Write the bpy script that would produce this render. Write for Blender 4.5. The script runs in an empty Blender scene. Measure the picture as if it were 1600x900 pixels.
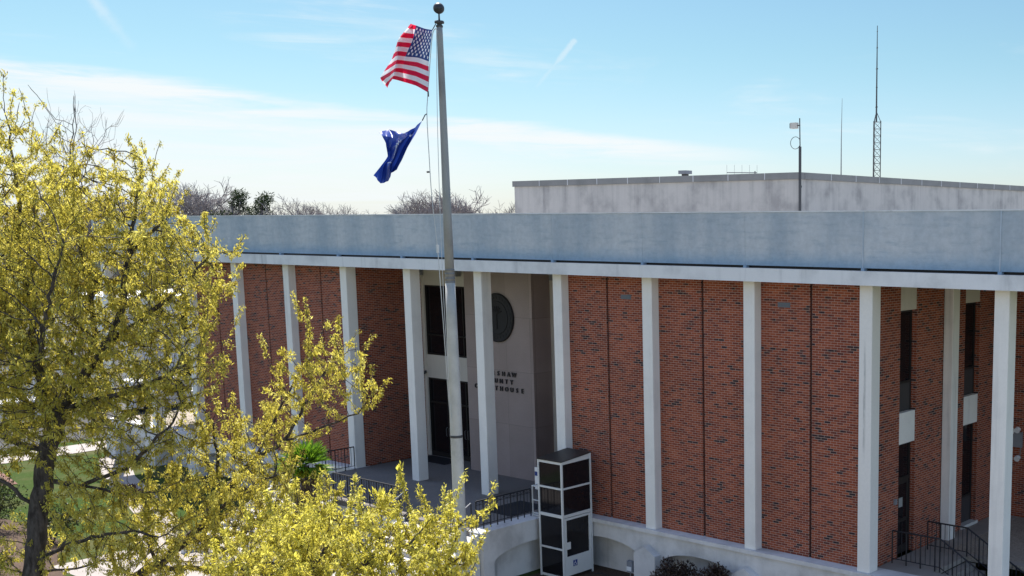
import bpy, bmesh, math, random
import numpy as np
from mathutils import Vector, Matrix

R = math.radians
scene = bpy.context.scene
col = scene.collection

# ---------------------------------------------------------------- camera
cam_d = bpy.data.cameras.new("camera")
cam = bpy.data.objects.new("camera", cam_d)
col.objects.link(cam)
cam.location = (40.6932, -26.6491, 9.61)
cam.rotation_euler = (math.pi / 2 - 0.1451, 0.0, 0.6271)
cam_d.sensor_fit = 'HORIZONTAL'
cam_d.sensor_width = 36.0
cam_d.lens = 36.0 * 1813.5582 / 1600.0
cam_d.shift_x = -(1224.8637 - 800.0) / 1600.0
cam_d.shift_y = (614.8996 - 450.0) / 1600.0
cam_d.clip_start = 0.5
cam_d.clip_end = 6000.0
scene.camera = cam

# ---------------------------------------------------------------- light
SUN_DIR = Vector((-0.511, 0.260, 0.819)).normalized()     # towards the sun
SUN_EL = math.asin(SUN_DIR.z)
sun_d = bpy.data.lights.new("sun", 'SUN')
sun_d.energy = 4.6
sun_d.angle = R(0.53)
sun_d.color = (1.0, 0.95, 0.87)
sun = bpy.data.objects.new("sun", sun_d)
col.objects.link(sun)
sun.rotation_euler = SUN_DIR.to_track_quat('Z', 'Y').to_euler()

scene.view_settings.view_transform = 'Standard'
scene.view_settings.look = 'None'
scene.view_settings.gamma = 1.0
scene.view_settings.exposure = 1.15
scene.render.engine = 'CYCLES'
scene.cycles.max_bounces = 12
scene.cycles.diffuse_bounces = 8
scene.cycles.transmission_bounces = 12
scene.cycles.glossy_bounces = 4
scene.cycles.transparent_max_bounces = 12
scene.cycles.use_denoising = True

# ---------------------------------------------------------------- node helper
class NT:
    def __init__(self, tree):
        self.t = tree
        self.n = tree.nodes
    def node(self, kind, **kw):
        nd = self.n.new(kind)
        for k, v in kw.items():
            setattr(nd, k, v)
        return nd
    def put(self, sock, v):
        if v is None:
            return
        if hasattr(v, 'links'):
            self.t.links.new(v, sock)
        elif isinstance(v, (tuple, list)):
            if sock.type == 'RGBA' and len(v) == 3:
                v = (*v, 1.0)
            sock.default_value = v
        else:
            sock.default_value = v
    def math(self, op, a, b=None, c=None, clamp=False):
        nd = self.node('ShaderNodeMath', operation=op, use_clamp=clamp)
        self.put(nd.inputs[0], a); self.put(nd.inputs[1], b)
        if c is not None: self.put(nd.inputs[2], c)
        return nd.outputs[0]
    def vmath(self, op, a, b=None, out=0, scale=None):
        nd = self.node('ShaderNodeVectorMath', operation=op)
        self.put(nd.inputs[0], a)
        if b is not None: self.put(nd.inputs[1], b)
        if scale is not None: self.put(nd.inputs['Scale'], scale)
        return nd.outputs[out]
    def smooth(self, x, a, b):
        nd = self.node('ShaderNodeMapRange', interpolation_type='SMOOTHSTEP')
        self.put(nd.inputs[0], x); self.put(nd.inputs[1], a); self.put(nd.inputs[2], b)
        return nd.outputs[0]
    def noise(self, vec, scale, detail=4.0, rough=0.55, out=0, dist=0.0):
        nd = self.node('ShaderNodeTexNoise')
        self.put(nd.inputs['Vector'], vec)
        nd.inputs['Scale'].default_value = scale
        nd.inputs['Detail'].default_value = detail
        nd.inputs['Roughness'].default_value = rough
        nd.inputs['Distortion'].default_value = dist
        return nd.outputs[out]
    def mapping(self, vec, scale=(1, 1, 1), loc=(0, 0, 0), rot=(0, 0, 0)):
        nd = self.node('ShaderNodeMapping')
        self.put(nd.inputs['Vector'], vec)
        nd.inputs['Scale'].default_value = scale
        nd.inputs['Location'].default_value = loc
        nd.inputs['Rotation'].default_value = rot
        return nd.outputs[0]
    def ramp(self, fac, stops, interp='LINEAR'):
        nd = self.node('ShaderNodeValToRGB')
        nd.color_ramp.interpolation = interp
        el = nd.color_ramp.elements
        while len(el) < len(stops): el.new(0.5)
        for e, (p, c) in zip(el, stops):
            e.position = p
            e.color = (*c, 1.0) if len(c) == 3 else c
        self.put(nd.inputs[0], fac)
        return nd.outputs[0]
    def mix(self, fac, a, b, blend='MIX'):
        nd = self.node('ShaderNodeMix', data_type='RGBA', blend_type=blend)
        self.put(nd.inputs[0], fac); self.put(nd.inputs[6], a); self.put(nd.inputs[7], b)
        return nd.outputs[2]
    def comb(self, x, y, z=0.0):
        nd = self.node('ShaderNodeCombineXYZ')
        self.put(nd.inputs[0], x); self.put(nd.inputs[1], y); self.put(nd.inputs[2], z)
        return nd.outputs[0]
    def sep(self, v):
        nd = self.node('ShaderNodeSeparateXYZ'); self.put(nd.inputs[0], v)
        return nd.outputs

# ---------------------------------------------------------------- sky
world = bpy.data.worlds.new("World")
scene.world = world
world.use_nodes = True
w = NT(world.node_tree)
w.n.clear()
sky = w.node('ShaderNodeTexSky', sky_type='NISHITA')
sky.sun_disc = False
sky.sun_elevation = SUN_EL
sky.sun_rotation = math.atan2(SUN_DIR.x, SUN_DIR.y)
sky.altitude = 60
sky.air_density = 1.0
sky.dust_density = 0.6
sky.ozone_density = 1.6
tc = w.node('ShaderNodeTexCoord')
d = w.vmath('NORMALIZE', tc.outputs['Generated'])
# thin cirrus: azimuth measured from compass heading -0.627 rad, elevation in radians
HEAD = -0.6271
ax = w.vmath('DOT_PRODUCT', d, (math.cos(HEAD), -math.sin(HEAD), 0), out=1)
ay = w.vmath('DOT_PRODUCT', d, (math.sin(HEAD), math.cos(HEAD), 0), out=1)
az = w.math('ARCTAN2', ax, ay)
el = w.math('ARCSINE', w.sep(d)[2])
p2 = w.comb(az, el)
wisp = w.noise(w.mapping(p2, (7, 90, 1), rot=(0, 0, 0.10)), 1.0, 6, 0.62, dist=0.6)
wisp2 = w.noise(w.mapping(p2, (4, 16, 1), loc=(3, 1, 0), rot=(0, 0, 0.12)), 1.0, 5, 0.6, dist=0.8)
line = w.math('SUBTRACT', el, w.math('ADD', w.math('MULTIPLY', az, -0.098), 0.0505))   # height above the cirrus band
line = w.math('ADD', line, w.math('MULTIPLY', w.math('SUBTRACT', wisp2, 0.5), 0.030))
band = w.math('MULTIPLY', w.smooth(line, 0.012, 0.002), w.smooth(line, -0.022, -0.003))
band = w.math('MULTIPLY', band, w.math('MULTIPLY', w.smooth(az, 0.03, -0.14), w.smooth(wisp, 0.25, 0.6)))
veil = w.math('MULTIPLY', w.smooth(line, 0.010, -0.012), w.smooth(az, -0.12, -0.36))
veil = w.math('MULTIPLY', veil, w.math('ADD', 0.40, w.math('MULTIPLY', w.smooth(wisp, 0.25, 0.72), 0.56)))
high = w.math('MULTIPLY', w.smooth(wisp2, 0.50, 0.78), w.math('MULTIPLY', w.smooth(wisp, 0.36, 0.70), 0.60))
def streak(ax0, e0, ax1, e1, wd):
    a = Vector((ax0, e0, 0)); b = Vector((ax1, e1, 0)); ab = b - a
    pa = w.vmath('SUBTRACT', p2, tuple(a))
    h = w.math('DIVIDE', w.vmath('DOT_PRODUCT', pa, tuple(ab), out=1), ab.length_squared, clamp=True)
    off = w.vmath('SCALE', tuple(ab), scale=h)
    dist = w.vmath('LENGTH', w.vmath('SUBTRACT', pa, off), out=1)
    n = w.noise(w.mapping(p2, (70, 70, 1)), 1.0, 4, 0.6)
    dist = w.math('ADD', dist, w.math('MULTIPLY', w.math('SUBTRACT', n, 0.45), wd * 1.6))
    return w.math('MULTIPLY', w.smooth(dist, wd, 0.0), w.math('ADD', 0.25, h), clamp=True)
s1 = streak(-0.2045, 0.111, -0.173, 0.1475, 0.0032)
s2 = streak(-0.500, 0.130, -0.530, 0.172, 0.0075)
cl = w.math('MAXIMUM', w.math('MAXIMUM', w.math('MULTIPLY', band, 1.0), veil), w.math('MAXIMUM', high, w.math('MAXIMUM', w.math('MULTIPLY', s1, 0.38), w.math('MULTIPLY', s2, 0.4))))
cl = w.math('MULTIPLY', cl, w.smooth(el, -0.01, 0.02), clamp=True)
# low sky ahead dimmed, sky elsewhere kept bright to fill the shaded facade
ahead = w.math('MULTIPLY', w.smooth(ay, 0.25, 0.75), w.smooth(el, 0.55, 0.25))
tint = w.mix(1.0, sky.outputs[0], w.mix(ahead, (1.04, 1.02, 1.04), w.mix(w.smooth(el, 0.02, 0.15), (0.405, 0.450, 0.535), (0.350, 0.445, 0.445))), 'MULTIPLY')
skyc = w.mix(cl, tint, (3.6, 3.8, 3.88))
bg = w.node('ShaderNodeBackground')
w.put(bg.inputs['Color'], skyc)
bg.inputs['Strength'].default_value = 0.115
wo = w.node('ShaderNodeOutputWorld')
w.t.links.new(bg.outputs[0], wo.inputs[0])

# ---------------------------------------------------------------- materials
def material(name):
    m = bpy.data.materials.new(name)
    m.use_nodes = True
    nt = NT(m.node_tree)
    bsdf = nt.n['Principled BSDF']
    return m, nt, bsdf

def worldpos(nt):
    return nt.node('ShaderNodeNewGeometry').outputs['Position']

def bump(nt, bsdf, h, strength=0.3, dist=0.02):
    b = nt.node('ShaderNodeBump')
    b.inputs['Strength'].default_value = strength
    b.inputs['Distance'].default_value = dist
    nt.put(b.inputs['Height'], h)
    nt.t.links.new(b.outputs[0], bsdf.inputs['Normal'])

def plain(name, c, rough=0.6, metal=0.0, var=0.12, scale=3.0, spec=0.3):
    m, nt, b = material(name)
    n = nt.noise(worldpos(nt), scale, 4)
    f = nt.math('ADD', 1.0 - var, nt.math('MULTIPLY', n, var * 2))
    nt.put(b.inputs['Base Color'], nt.mix(1.0, c, nt.comb(f, f, f), 'MULTIPLY'))
    b.inputs['Roughness'].default_value = rough
    b.inputs['Metallic'].default_value = metal
    b.inputs['Specular IOR Level'].default_value = spec
    return m

def weathered(name, c, dirt, streaks=0.5, blot=0.3, rough=0.75, vs=0.25, fine=0.06, drip=None, grain=22.0):
    """painted or bare concrete: rain streaks running down, blotches, fine grain"""
    m, nt, b = material(name)
    p = worldpos(nt)
    st = nt.noise(nt.mapping(p, (2.2, 2.2, vs)), 1.0, 5, 0.65)
    st2 = nt.noise(nt.mapping(p, (0.35, 0.35, 0.12), loc=(5, 2, 1)), 1.0, 3, 0.5)
    bl = nt.noise(p, 0.9, 5, 0.6)
    gr = nt.noise(p, grain, 4, 0.65)
    f = nt.math('MULTIPLY', nt.smooth(st, 0.50, 0.74), nt.smooth(st2, 0.36, 0.62))
    if drip:      # rain marks start under the edge above and die out at different lengths
        z = nt.sep(p)[2]
        reach = nt.noise(nt.mapping(p, (1.1, 1.1, 0.0), loc=(9, 4, 0)), 1.0, 4, 0.6)
        low = nt.math('SUBTRACT', drip[1], nt.math('MULTIPLY', reach, (drip[1] - drip[0]) * 1.9))
        thin = nt.noise(nt.mapping(p, (2.6, 2.6, 0.10)), 1.0, 6, 0.72)
        dr = nt.math('MULTIPLY', nt.math('MULTIPLY', nt.smooth(z, low, drip[1]), nt.smooth(thin, 0.44, 0.78)), 0.75)
        f = nt.math('MAXIMUM', f, dr)
    f = nt.math('MULTIPLY', f, streaks)
    f = nt.math('ADD', f, nt.math('MULTIPLY', nt.smooth(bl, 0.42, 0.75), blot), clamp=True)
    base = nt.mix(f, c, dirt)
    g = nt.math('ADD', 1.0 - fine, nt.math('MULTIPLY', gr, fine * 2))
    nt.put(b.inputs['Base Color'], nt.mix(1.0, base, nt.comb(g, g, g), 'MULTIPLY'))
    b.inputs['Roughness'].default_value = rough
    b.inputs['Specular IOR Level'].default_value = 0.2
    bump(nt, b, gr, 0.15, 0.01)
    return m

def brick_material():
    m, nt, b = material("brick")
    uv = nt.node('ShaderNodeUVMap').outputs[0]
    br = nt.node('ShaderNodeTexBrick')
    nt.put(br.inputs['Vector'], uv)
    br.inputs['Color1'].default_value = (0, 0, 0, 1)
    br.inputs['Color2'].default_value = (1, 1, 1, 1)
    br.inputs['Mortar'].default_value = (0.5, 0.5, 0.5, 1)
    br.inputs['Scale'].default_value = 1.0
    br.inputs['Mortar Size'].default_value = 0.0058
    br.inputs['Mortar Smooth'].default_value = 0.25
    br.inputs['Brick Width'].default_value = 0.213
    br.inputs['Row Height'].default_value = 0.0705
    br.offset = 0.5
    rnd = nt.sep(br.outputs['Color'])[0]
    # flashed (dark) bricks come in loose clusters two courses high
    clu = nt.noise(nt.mapping(uv, (1.9, 4.6, 1)), 1.0, 2, 0.5)
    rnd = nt.math('ADD', rnd, nt.math('MULTIPLY', nt.math('SUBTRACT', clu, 0.48), 0.85))
    c = nt.ramp(rnd, [(0.0, (0.045, 0.028, 0.029)), (0.05, (0.082, 0.036, 0.031)), (0.13, (0.165, 0.043, 0.028)),
                      (0.5, (0.238, 0.057, 0.028)), (0.8, (0.275, 0.070, 0.034)), (1.0, (0.315, 0.090, 0.045))])
    big = nt.noise(uv, 0.55, 3)
    wash = nt.noise(nt.mapping(uv, (1.4, 0.10, 1)), 1.0, 4, 0.6)
    g = nt.math('ADD', 0.60, nt.math('ADD', nt.math('MULTIPLY', big, 0.50), nt.math('MULTIPLY', wash, 0.30)))
    c = nt.mix(1.0, c, nt.comb(g, g, g), 'MULTIPLY')
    c = nt.mix(br.outputs['Fac'], c, (0.42, 0.32, 0.265))
    nt.put(b.inputs['Base Color'], c)
    b.inputs['Roughness'].default_value = 0.85
    b.inputs['Specular IOR Level'].default_value = 0.15
    bump(nt, b, nt.math('SUBTRACT', 1.0, br.outputs['Fac']), 0.4, 0.008)
    return m

def stone_material():
    m, nt, b = material("granite_facing")
    uv = nt.node('ShaderNodeUVMap').outputs[0]
    br = nt.node('ShaderNodeTexBrick')
    nt.put(br.inputs['Vector'], uv)
    br.inputs['Color1'].default_value = (0, 0, 0, 1); br.inputs['Color2'].default_value = (1, 1, 1, 1)
    br.inputs['Scale'].default_value = 1.0
    br.inputs['Mortar Size'].default_value = 0.006
    br.inputs['Brick Width'].default_value = 1.32
    br.inputs['Row Height'].default_value = 2.05
    br.offset = 0.0
    rnd = nt.sep(br.outputs['Color'])[0]
    sp = nt.noise(uv, 26.0, 4, 0.7)
    bl = nt.noise(uv, 0.8, 3)
    c = nt.mix(sp, (0.225, 0.172, 0.160), (0.400, 0.325, 0.300))
    g = nt.math('ADD', 0.72, nt.math('ADD', nt.math('MULTIPLY', rnd, 0.22), nt.math('MULTIPLY', bl, 0.34)))
    c = nt.mix(1.0, c, nt.comb(g, g, g), 'MULTIPLY')
    c = nt.mix(nt.math('MULTIPLY', br.outputs['Fac'], 0.6), c, (0.12, 0.10, 0.095))
    nt.put(b.inputs['Base Color'], c)
    b.inputs['Roughness'].default_value = 0.5
    b.inputs['Specular IOR Level'].default_value = 0.25
    return m

def glass_material():
    m, nt, b = material("tinted_glass")
    n = nt.noise(worldpos(nt), 1.2, 2)
    nt.put(b.inputs['Base Color'], nt.mix(n, (0.006, 0.006, 0.008), (0.016, 0.014, 0.016)))
    b.inputs['Roughness'].default_value = 0.08
    b.inputs['IOR'].default_value = 1.45
    b.inputs['Specular IOR Level'].default_value = 0.35
    bump(nt, b, nt.noise(worldpos(nt), 1.5, 1), 0.05, 0.02)
    return m

def aggregate(name, a, c, scale=60.0):
    m, nt, b = material(name)
    p = worldpos(nt)
    v = nt.node('ShaderNodeTexVoronoi'); nt.put(v.inputs['Vector'], p); v.inputs['Scale'].default_value = scale
    r = nt.sep(v.outputs['Color'])[0]
    bl = nt.noise(p, 0.7, 5, 0.6)
    f = nt.math('ADD', nt.math('MULTIPLY', r, 0.6), nt.math('MULTIPLY', bl, 0.5))
    nt.put(b.inputs['Base Color'], nt.mix(f, a, c))
    b.inputs['Roughness'].default_value = 0.9
    b.inputs['Specular IOR Level'].default_value = 0.15
    bump(nt, b, r, 0.3, 0.01)
    return m

def leaf_material(name, stops, trans=0.5, tint=(1.0, 1.0, 0.55)):
    m, nt, b = material(name)
    nt.n.remove(b)
    at = nt.node('ShaderNodeAttribute', attribute_name='shade')
    c = nt.ramp(at.outputs['Fac'], stops)
    df = nt.node('ShaderNodeBsdfDiffuse'); nt.put(df.inputs[0], c)
    tr = nt.node('ShaderNodeBsdfTranslucent'); nt.put(tr.inputs[0], nt.mix(1.0, c, tint, 'MULTIPLY'))
    gl = nt.node('ShaderNodeBsdfGlossy'); gl.inputs['Roughness'].default_value = 0.45
    gl.inputs['Color'].default_value = (0.8, 0.8, 0.8, 1)
    mx = nt.node('ShaderNodeMixShader'); mx.inputs[0].default_value = trans
    nt.t.links.new(df.outputs[0], mx.inputs[1]); nt.t.links.new(tr.outputs[0], mx.inputs[2])
    mg = nt.node('ShaderNodeMixShader'); mg.inputs[0].default_value = 0.025
    nt.t.links.new(mx.outputs[0], mg.inputs[1]); nt.t.links.new(gl.outputs[0], mg.inputs[2])
    nt.t.links.new(mg.outputs[0], nt.n['Material Output'].inputs[0])
    return m

def bark_material(name, a, c):
    m, nt, b = material(name)
    p = worldpos(nt)
    n = nt.noise(nt.mapping(p, (9, 9, 2.2)), 1.0, 6, 0.7)
    nt.put(b.inputs['Base Color'], nt.mix(nt.smooth(n, 0.3, 0.72), a, c))
    b.inputs['Roughness'].default_value = 0.95
    b.inputs['Specular IOR Level'].default_value = 0.1
    bump(nt, b, n, 0.8, 0.03)
    return m

def grass_material():
    m, nt, b = material("lawn")
    p = worldpos(nt)
    n = nt.noise(p, 0.35, 5, 0.6); f = nt.noise(p, 9.0, 4, 0.7)
    c = nt.mix(nt.smooth(n, 0.4, 0.66), (0.036, 0.062, 0.013), (0.080, 0.080, 0.032))
    g = nt.math('ADD', 0.6, nt.math('MULTIPLY', f, 0.8))
    nt.put(b.inputs['Base Color'], nt.mix(1.0, c, nt.comb(g, g, g), 'MULTIPLY'))
    b.inputs['Roughness'].default_value = 0.95
    b.inputs['Specular IOR Level'].default_value = 0.05
    bump(nt, b, f, 0.6, 0.05)
    return m

def fascia_material():
    """grey painted roof band: brushed mottling, broad vertical weathering, bluer below a wavy edge near the bottom"""
    m, nt, b = material("grey_blue_roof_band")
    p = worldpos(nt); z = nt.sep(p)[2]
    brush = nt.noise(nt.mapping(p, (1.3, 1.3, 7.0)), 1.0, 6, 0.7)
    broad = nt.noise(nt.mapping(p, (0.55, 0.55, 0.10), loc=(2, 7, 0)), 1.0, 4, 0.6)
    mott = nt.noise(p, 5.5, 5, 0.7)
    c = nt.mix(nt.smooth(broad, 0.36, 0.66), (0.50, 0.52, 0.535), (0.36, 0.405, 0.445))
    c = nt.mix(nt.math('MULTIPLY', nt.smooth(brush, 0.46, 0.74), 0.55), c, (0.27, 0.335, 0.39))
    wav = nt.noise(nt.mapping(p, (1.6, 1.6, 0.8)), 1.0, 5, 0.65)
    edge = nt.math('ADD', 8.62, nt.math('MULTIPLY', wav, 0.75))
    c = nt.mix(nt.math('MULTIPLY', nt.smooth(z, edge, 8.42), 0.60), c, (0.19, 0.315, 0.435))  # colour mixed bluer towards the bottom of the band
    g = nt.math('ADD', 0.76, nt.math('MULTIPLY', mott, 0.48))
    nt.put(b.inputs['Base Color'], nt.mix(1.0, c, nt.comb(g, g, g), 'MULTIPLY'))
    b.inputs['Roughness'].default_value = 0.8
    b.inputs['Specular IOR Level'].default_value = 0.15
    bump(nt, b, mott, 0.2, 0.01)
    return m

def stained_column_material():
    """white column with one long dark run-off stain down its front"""
    m, nt, b = material("white_concrete_with_stain")
    p = worldpos(nt); s = nt.sep(p)
    n = nt.noise(nt.mapping(p, (9, 9, 1.2)), 1.0, 5, 0.7)
    off = nt.math('ABSOLUTE', nt.math('SUBTRACT', nt.math('ADD', s[0], nt.math('MULTIPLY', nt.math('SUBTRACT', n, 0.5), 0.09)), 24.10))
    f = nt.math('MULTIPLY', nt.smooth(off, 0.065, 0.0), nt.math('MULTIPLY', nt.smooth(s[2], 2.9, 4.2), nt.smooth(s[2], 6.7, 5.6)))
    f = nt.math('MULTIPLY', f, nt.math('MULTIPLY', nt.smooth(n, 0.25, 0.6), 0.62))
    gr = nt.noise(p, 14, 4, 0.65)
    g = nt.math('ADD', 0.90, nt.math('MULTIPLY', gr, 0.16))
    nt.put(b.inputs['Base Color'], nt.mix(1.0, nt.mix(f, (0.75, 0.725, 0.68), (0.20, 0.20, 0.20)), nt.comb(g, g, g), 'MULTIPLY'))
    b.inputs['Roughness'].default_value = 0.75
    b.inputs['Specular IOR Level'].default_value = 0.2
    return m

M = {}
M['stained'] = stained_column_material()
M['landing'] = weathered("brownish_landing_concrete", (0.30, 0.27, 0.24), (0.19, 0.17, 0.15), 0.2, 0.5)
M['brick'] = brick_material()
M['white'] = weathered("white_painted_concrete", (0.77, 0.745, 0.70), (0.40, 0.385, 0.37), 0.55, 0.22, vs=0.12)
M['strip'] = weathered("white_cornice", (0.70, 0.70, 0.70), (0.33, 0.34, 0.35), 0.55, 0.40)
M['plinth'] = weathered("white_plinth_paint", (0.64, 0.62, 0.60), (0.30, 0.29, 0.28), 0.5, 0.6)
M['header'] = weathered("cream_panel", (0.60, 0.56, 0.50), (0.36, 0.34, 0.31), 0.3, 0.2)
M['bandedge'] = weathered("grey_blue_fascia", (0.43, 0.485, 0.535), (0.335, 0.40, 0.465), 0.6, 0.8, vs=0.5, fine=0.22, grain=4.5)
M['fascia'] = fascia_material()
M['upper'] = weathered("stained_concrete", (0.50, 0.47, 0.435), (0.23, 0.22, 0.215), 0.6, 0.6, vs=0.08, drip=(8.4, 11.34))
M['coping'] = weathered("coping_metal", (0.24, 0.235, 0.225), (0.14, 0.14, 0.135), 0.4, 0.4)
M['stone'] = stone_material()
M['darkstone'] = plain("dark_stone", (0.085, 0.068, 0.064), 0.5, var=0.2, scale=2.0)
M['glass'] = glass_material()
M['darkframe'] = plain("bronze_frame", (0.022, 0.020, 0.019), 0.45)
M['panel'] = plain("dark_infill_panel", (0.050, 0.048, 0.050), 0.5)
M['iron'] = plain("black_iron", (0.020, 0.020, 0.024), 0.5)
M['letter'] = plain("bronze_letter", (0.030, 0.027, 0.030), 0.45)
M['bronze'] = plain("bronze_relief", (0.020, 0.019, 0.021), 0.6, 0.0, var=0.25, scale=9)
M['aludark'] = weathered('pole_dull_aluminium', (0.30, 0.30, 0.29), (0.15, 0.15, 0.15), 0.6, 0.5, rough=0.5, vs=1.6)
M['paper'] = plain('notice_paper', (0.30, 0.30, 0.29), 0.8)
M['joint'] = plain('shadow_joint_sealant', (0.055, 0.022, 0.018), 0.9)
M['alu'] = weathered("pole_aluminium", (0.52, 0.51, 0.47), (0.20, 0.20, 0.19), 0.6, 0.5, rough=0.45, vs=1.6)
M['ball'] = plain("dark_ball", (0.05, 0.05, 0.055), 0.45, 0.3)
M['liftwhite'] = weathered("lift_frame_paint", (0.62, 0.62, 0.60), (0.40, 0.39, 0.37), 0.3, 0.15, rough=0.5)
M['rope'] = plain("rope", (0.55, 0.55, 0.53), 0.9)
M['ropedark'] = plain("rope_dark", (0.16, 0.16, 0.16), 0.9)
M['floor'] = aggregate("porch_aggregate", (0.125, 0.115, 0.107), (0.22, 0.20, 0.185), 45)
M['aggregate'] = aggregate("pebble_floor", (0.15, 0.13, 0.105), (0.42, 0.365, 0.30), 34)
M['concrete'] = weathered("step_concrete", (0.47, 0.44, 0.40), (0.27, 0.25, 0.23), 0.2, 0.5)
M['walk'] = weathered("walk_concrete", (0.31, 0.275, 0.25), (0.22, 0.195, 0.18), 0.1, 0.5)
M['asphalt'] = plain("asphalt", (0.055, 0.055, 0.056), 0.95, var=0.25, scale=2)
M['mulch'] = aggregate("mulch", (0.030, 0.020, 0.015), (0.115, 0.075, 0.052), 30)
M['lawn'] = grass_material()
M['rubber'] = plain("rubber_mat", (0.018, 0.018, 0.022), 0.9)
M['roof'] = plain("roof_gravel", (0.32, 0.31, 0.30), 0.95, var=0.25)
M['bluesign'] = plain("blue_sign", (0.02, 0.045, 0.20), 0.5, var=0.02)
M['signwhite'] = plain("sign_white", (0.72, 0.72, 0.72), 0.5, var=0.02)
M['greybox'] = plain("grey_box", (0.22, 0.23, 0.25), 0.5)
M['galv'] = plain("galvanised_steel", (0.20, 0.205, 0.21), 0.5, 0.4)
M['galvdark'] = plain("weathered_steel", (0.075, 0.075, 0.078), 0.6, 0.3)
M['ventmetal'] = plain("louvre_metal", (0.14, 0.155, 0.175), 0.5)
M['sillwhite'] = weathered("sill", (0.56, 0.55, 0.52), (0.35, 0.34, 0.33), 0.2, 0.3)
M['bark'] = bark_material("oak_bark", (0.030, 0.024, 0.021), (0.125, 0.105, 0.095))
M['twig'] = bark_material("bare_twigs", (0.20, 0.175, 0.17), (0.34, 0.30, 0.285))
M['leaf'] = leaf_material("spring_oak_leaves", [(0.0, (0.28, 0.215, 0.045)), (0.35, (0.48, 0.42, 0.070)), (0.7, (0.62, 0.56, 0.105)), (1.0, (0.74, 0.69, 0.22))], 0.66, (1.0, 0.97, 0.85))
M['leafnear'] = leaf_material("fresh_spring_leaves", [(0.0, (0.30, 0.25, 0.045)), (0.35, (0.52, 0.475, 0.072)), (0.7, (0.65, 0.605, 0.110)), (1.0, (0.76, 0.72, 0.23))], 0.66, (1.0, 0.97, 0.85))
M['evergreen'] = leaf_material("pine_needles", [(0.0, (0.018, 0.030, 0.016)), (1.0, (0.055, 0.080, 0.035))], 0.2)
M['bush'] = leaf_material("dark_shrub_leaves", [(0.0, (0.022, 0.014, 0.012)), (0.7, (0.060, 0.035, 0.026)), (1.0, (0.105, 0.085, 0.055))], 0.25, (1, 0.9, 0.8))
M['hedge'] = leaf_material("green_shrub_leaves", [(0.0, (0.020, 0.030, 0.012)), (1.0, (0.070, 0.085, 0.028))], 0.3)
M['palm'] = leaf_material("palm_fronds", [(0.0, (0.10, 0.22, 0.022)), (0.6, (0.20, 0.34, 0.035)), (1.0, (0.55, 0.45, 0.04))], 0.45)
M['husk'] = leaf_material("dry_palm_skirt", [(0.0, (0.060, 0.035, 0.022)), (1.0, (0.19, 0.125, 0.080))], 0.2, (1, 0.9, 0.7))
M['sidingwhite'] = plain("white_siding", (0.70, 0.70, 0.69), 0.7)
M['shingle'] = plain("grey_shingle", (0.16, 0.16, 0.165), 0.9, var=0.25, scale=6)
M['carwhite'] = plain("white_car_paint", (0.72, 0.72, 0.72), 0.25, var=0.02, spec=0.5)
M['cargrey'] = plain("grey_car_paint", (0.14, 0.15, 0.17), 0.25, var=0.02, spec=0.5)
M['tyre'] = plain("tyre_rubber", (0.022, 0.022, 0.022), 0.9)
M['redbrickpave'] = plain("red_pavers", (0.15, 0.075, 0.055), 0.9, var=0.25, scale=4)
# ---- positions of limbs, crowns, cloth and ropes, in metres
TREE_LIMBS = [
    [(14.49, -16.98, 2.41), (14.51, -16.83, 3.19), (14.49, -16.72, 3.85), (14.52, -16.54, 4.76), (14.66, -16.27, 5.68)],
    [(14.66, -16.27, 5.68), (13.93, -16.27, 6.56), (13.41, -16.16, 7.87), (13.13, -16.0, 9.21), (12.53, -15.86, 10.96), (12.29, -15.81, 12.18)],
    [(14.66, -16.27, 5.68), (15.14, -16.05, 6.36), (15.63, -15.67, 7.15), (15.73, -15.34, 7.92), (15.53, -15.05, 8.95), (15.39, -14.69, 10.14), (15.39, -14.54, 10.93)],
    [(14.66, -16.27, 5.68), (14.55, -15.72, 6.41), (14.28, -15.25, 7.31), (13.75, -15.14, 8.65), (13.25, -15.04, 9.88), (13.08, -14.94, 11.12), (13.06, -14.73, 12.36)],
    [(15.63, -15.67, 7.15), (16.65, -15.19, 7.86), (17.54, -14.78, 8.58), (17.98, -14.49, 9.11)],
    [(14.6, -16.35, 5.48), (15.02, -16.23, 5.86), (16.26, -15.76, 6.23), (16.93, -15.49, 6.43), (18.06, -15.06, 7.01)],
    [(14.48, -16.64, 4.37), (15.47, -16.31, 4.31), (16.78, -15.88, 4.84), (17.78, -15.49, 5.73), (18.0, -15.39, 6.14)],
    [(15.47, -16.31, 4.31), (16.47, -15.85, 4.18), (17.24, -15.65, 4.32)],
    [(14.53, -16.91, 2.67), (15.32, -16.62, 3.16), (16.18, -16.33, 3.4), (17.03, -16.06, 3.55), (17.57, -15.81, 3.48)],
    [(14.5, -16.96, 2.47), (14.66, -16.23, 2.42), (14.76, -15.77, 2.5), (14.87, -15.21, 2.39)],
    [(14.48, -16.75, 3.72), (14.23, -17.19, 4.37), (13.8, -17.79, 4.88)],
    [(14.53, -16.5, 4.96), (13.37, -16.69, 5.06), (11.64, -17.21, 5.65)],
    [(13.93, -16.27, 6.56), (12.52, -16.78, 7.33), (11.41, -17.11, 8.53)],
    [(13.87, -16.28, 6.69), (14.15, -16.96, 8.08), (14.18, -17.38, 9.73)],
    [(14.6, -16.35, 5.48), (12.8, -15.19, 6.65), (12.06, -14.21, 8.15), (11.91, -13.64, 9.16)],
    [(14.6, -16.35, 5.48), (15.87, -17.02, 7.03), (16.83, -17.07, 8.42), (17.28, -16.97, 9.26)],
    [(15.53, -15.05, 8.95), (15.71, -14.43, 9.61), (15.68, -14.07, 10.28)],
]
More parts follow.
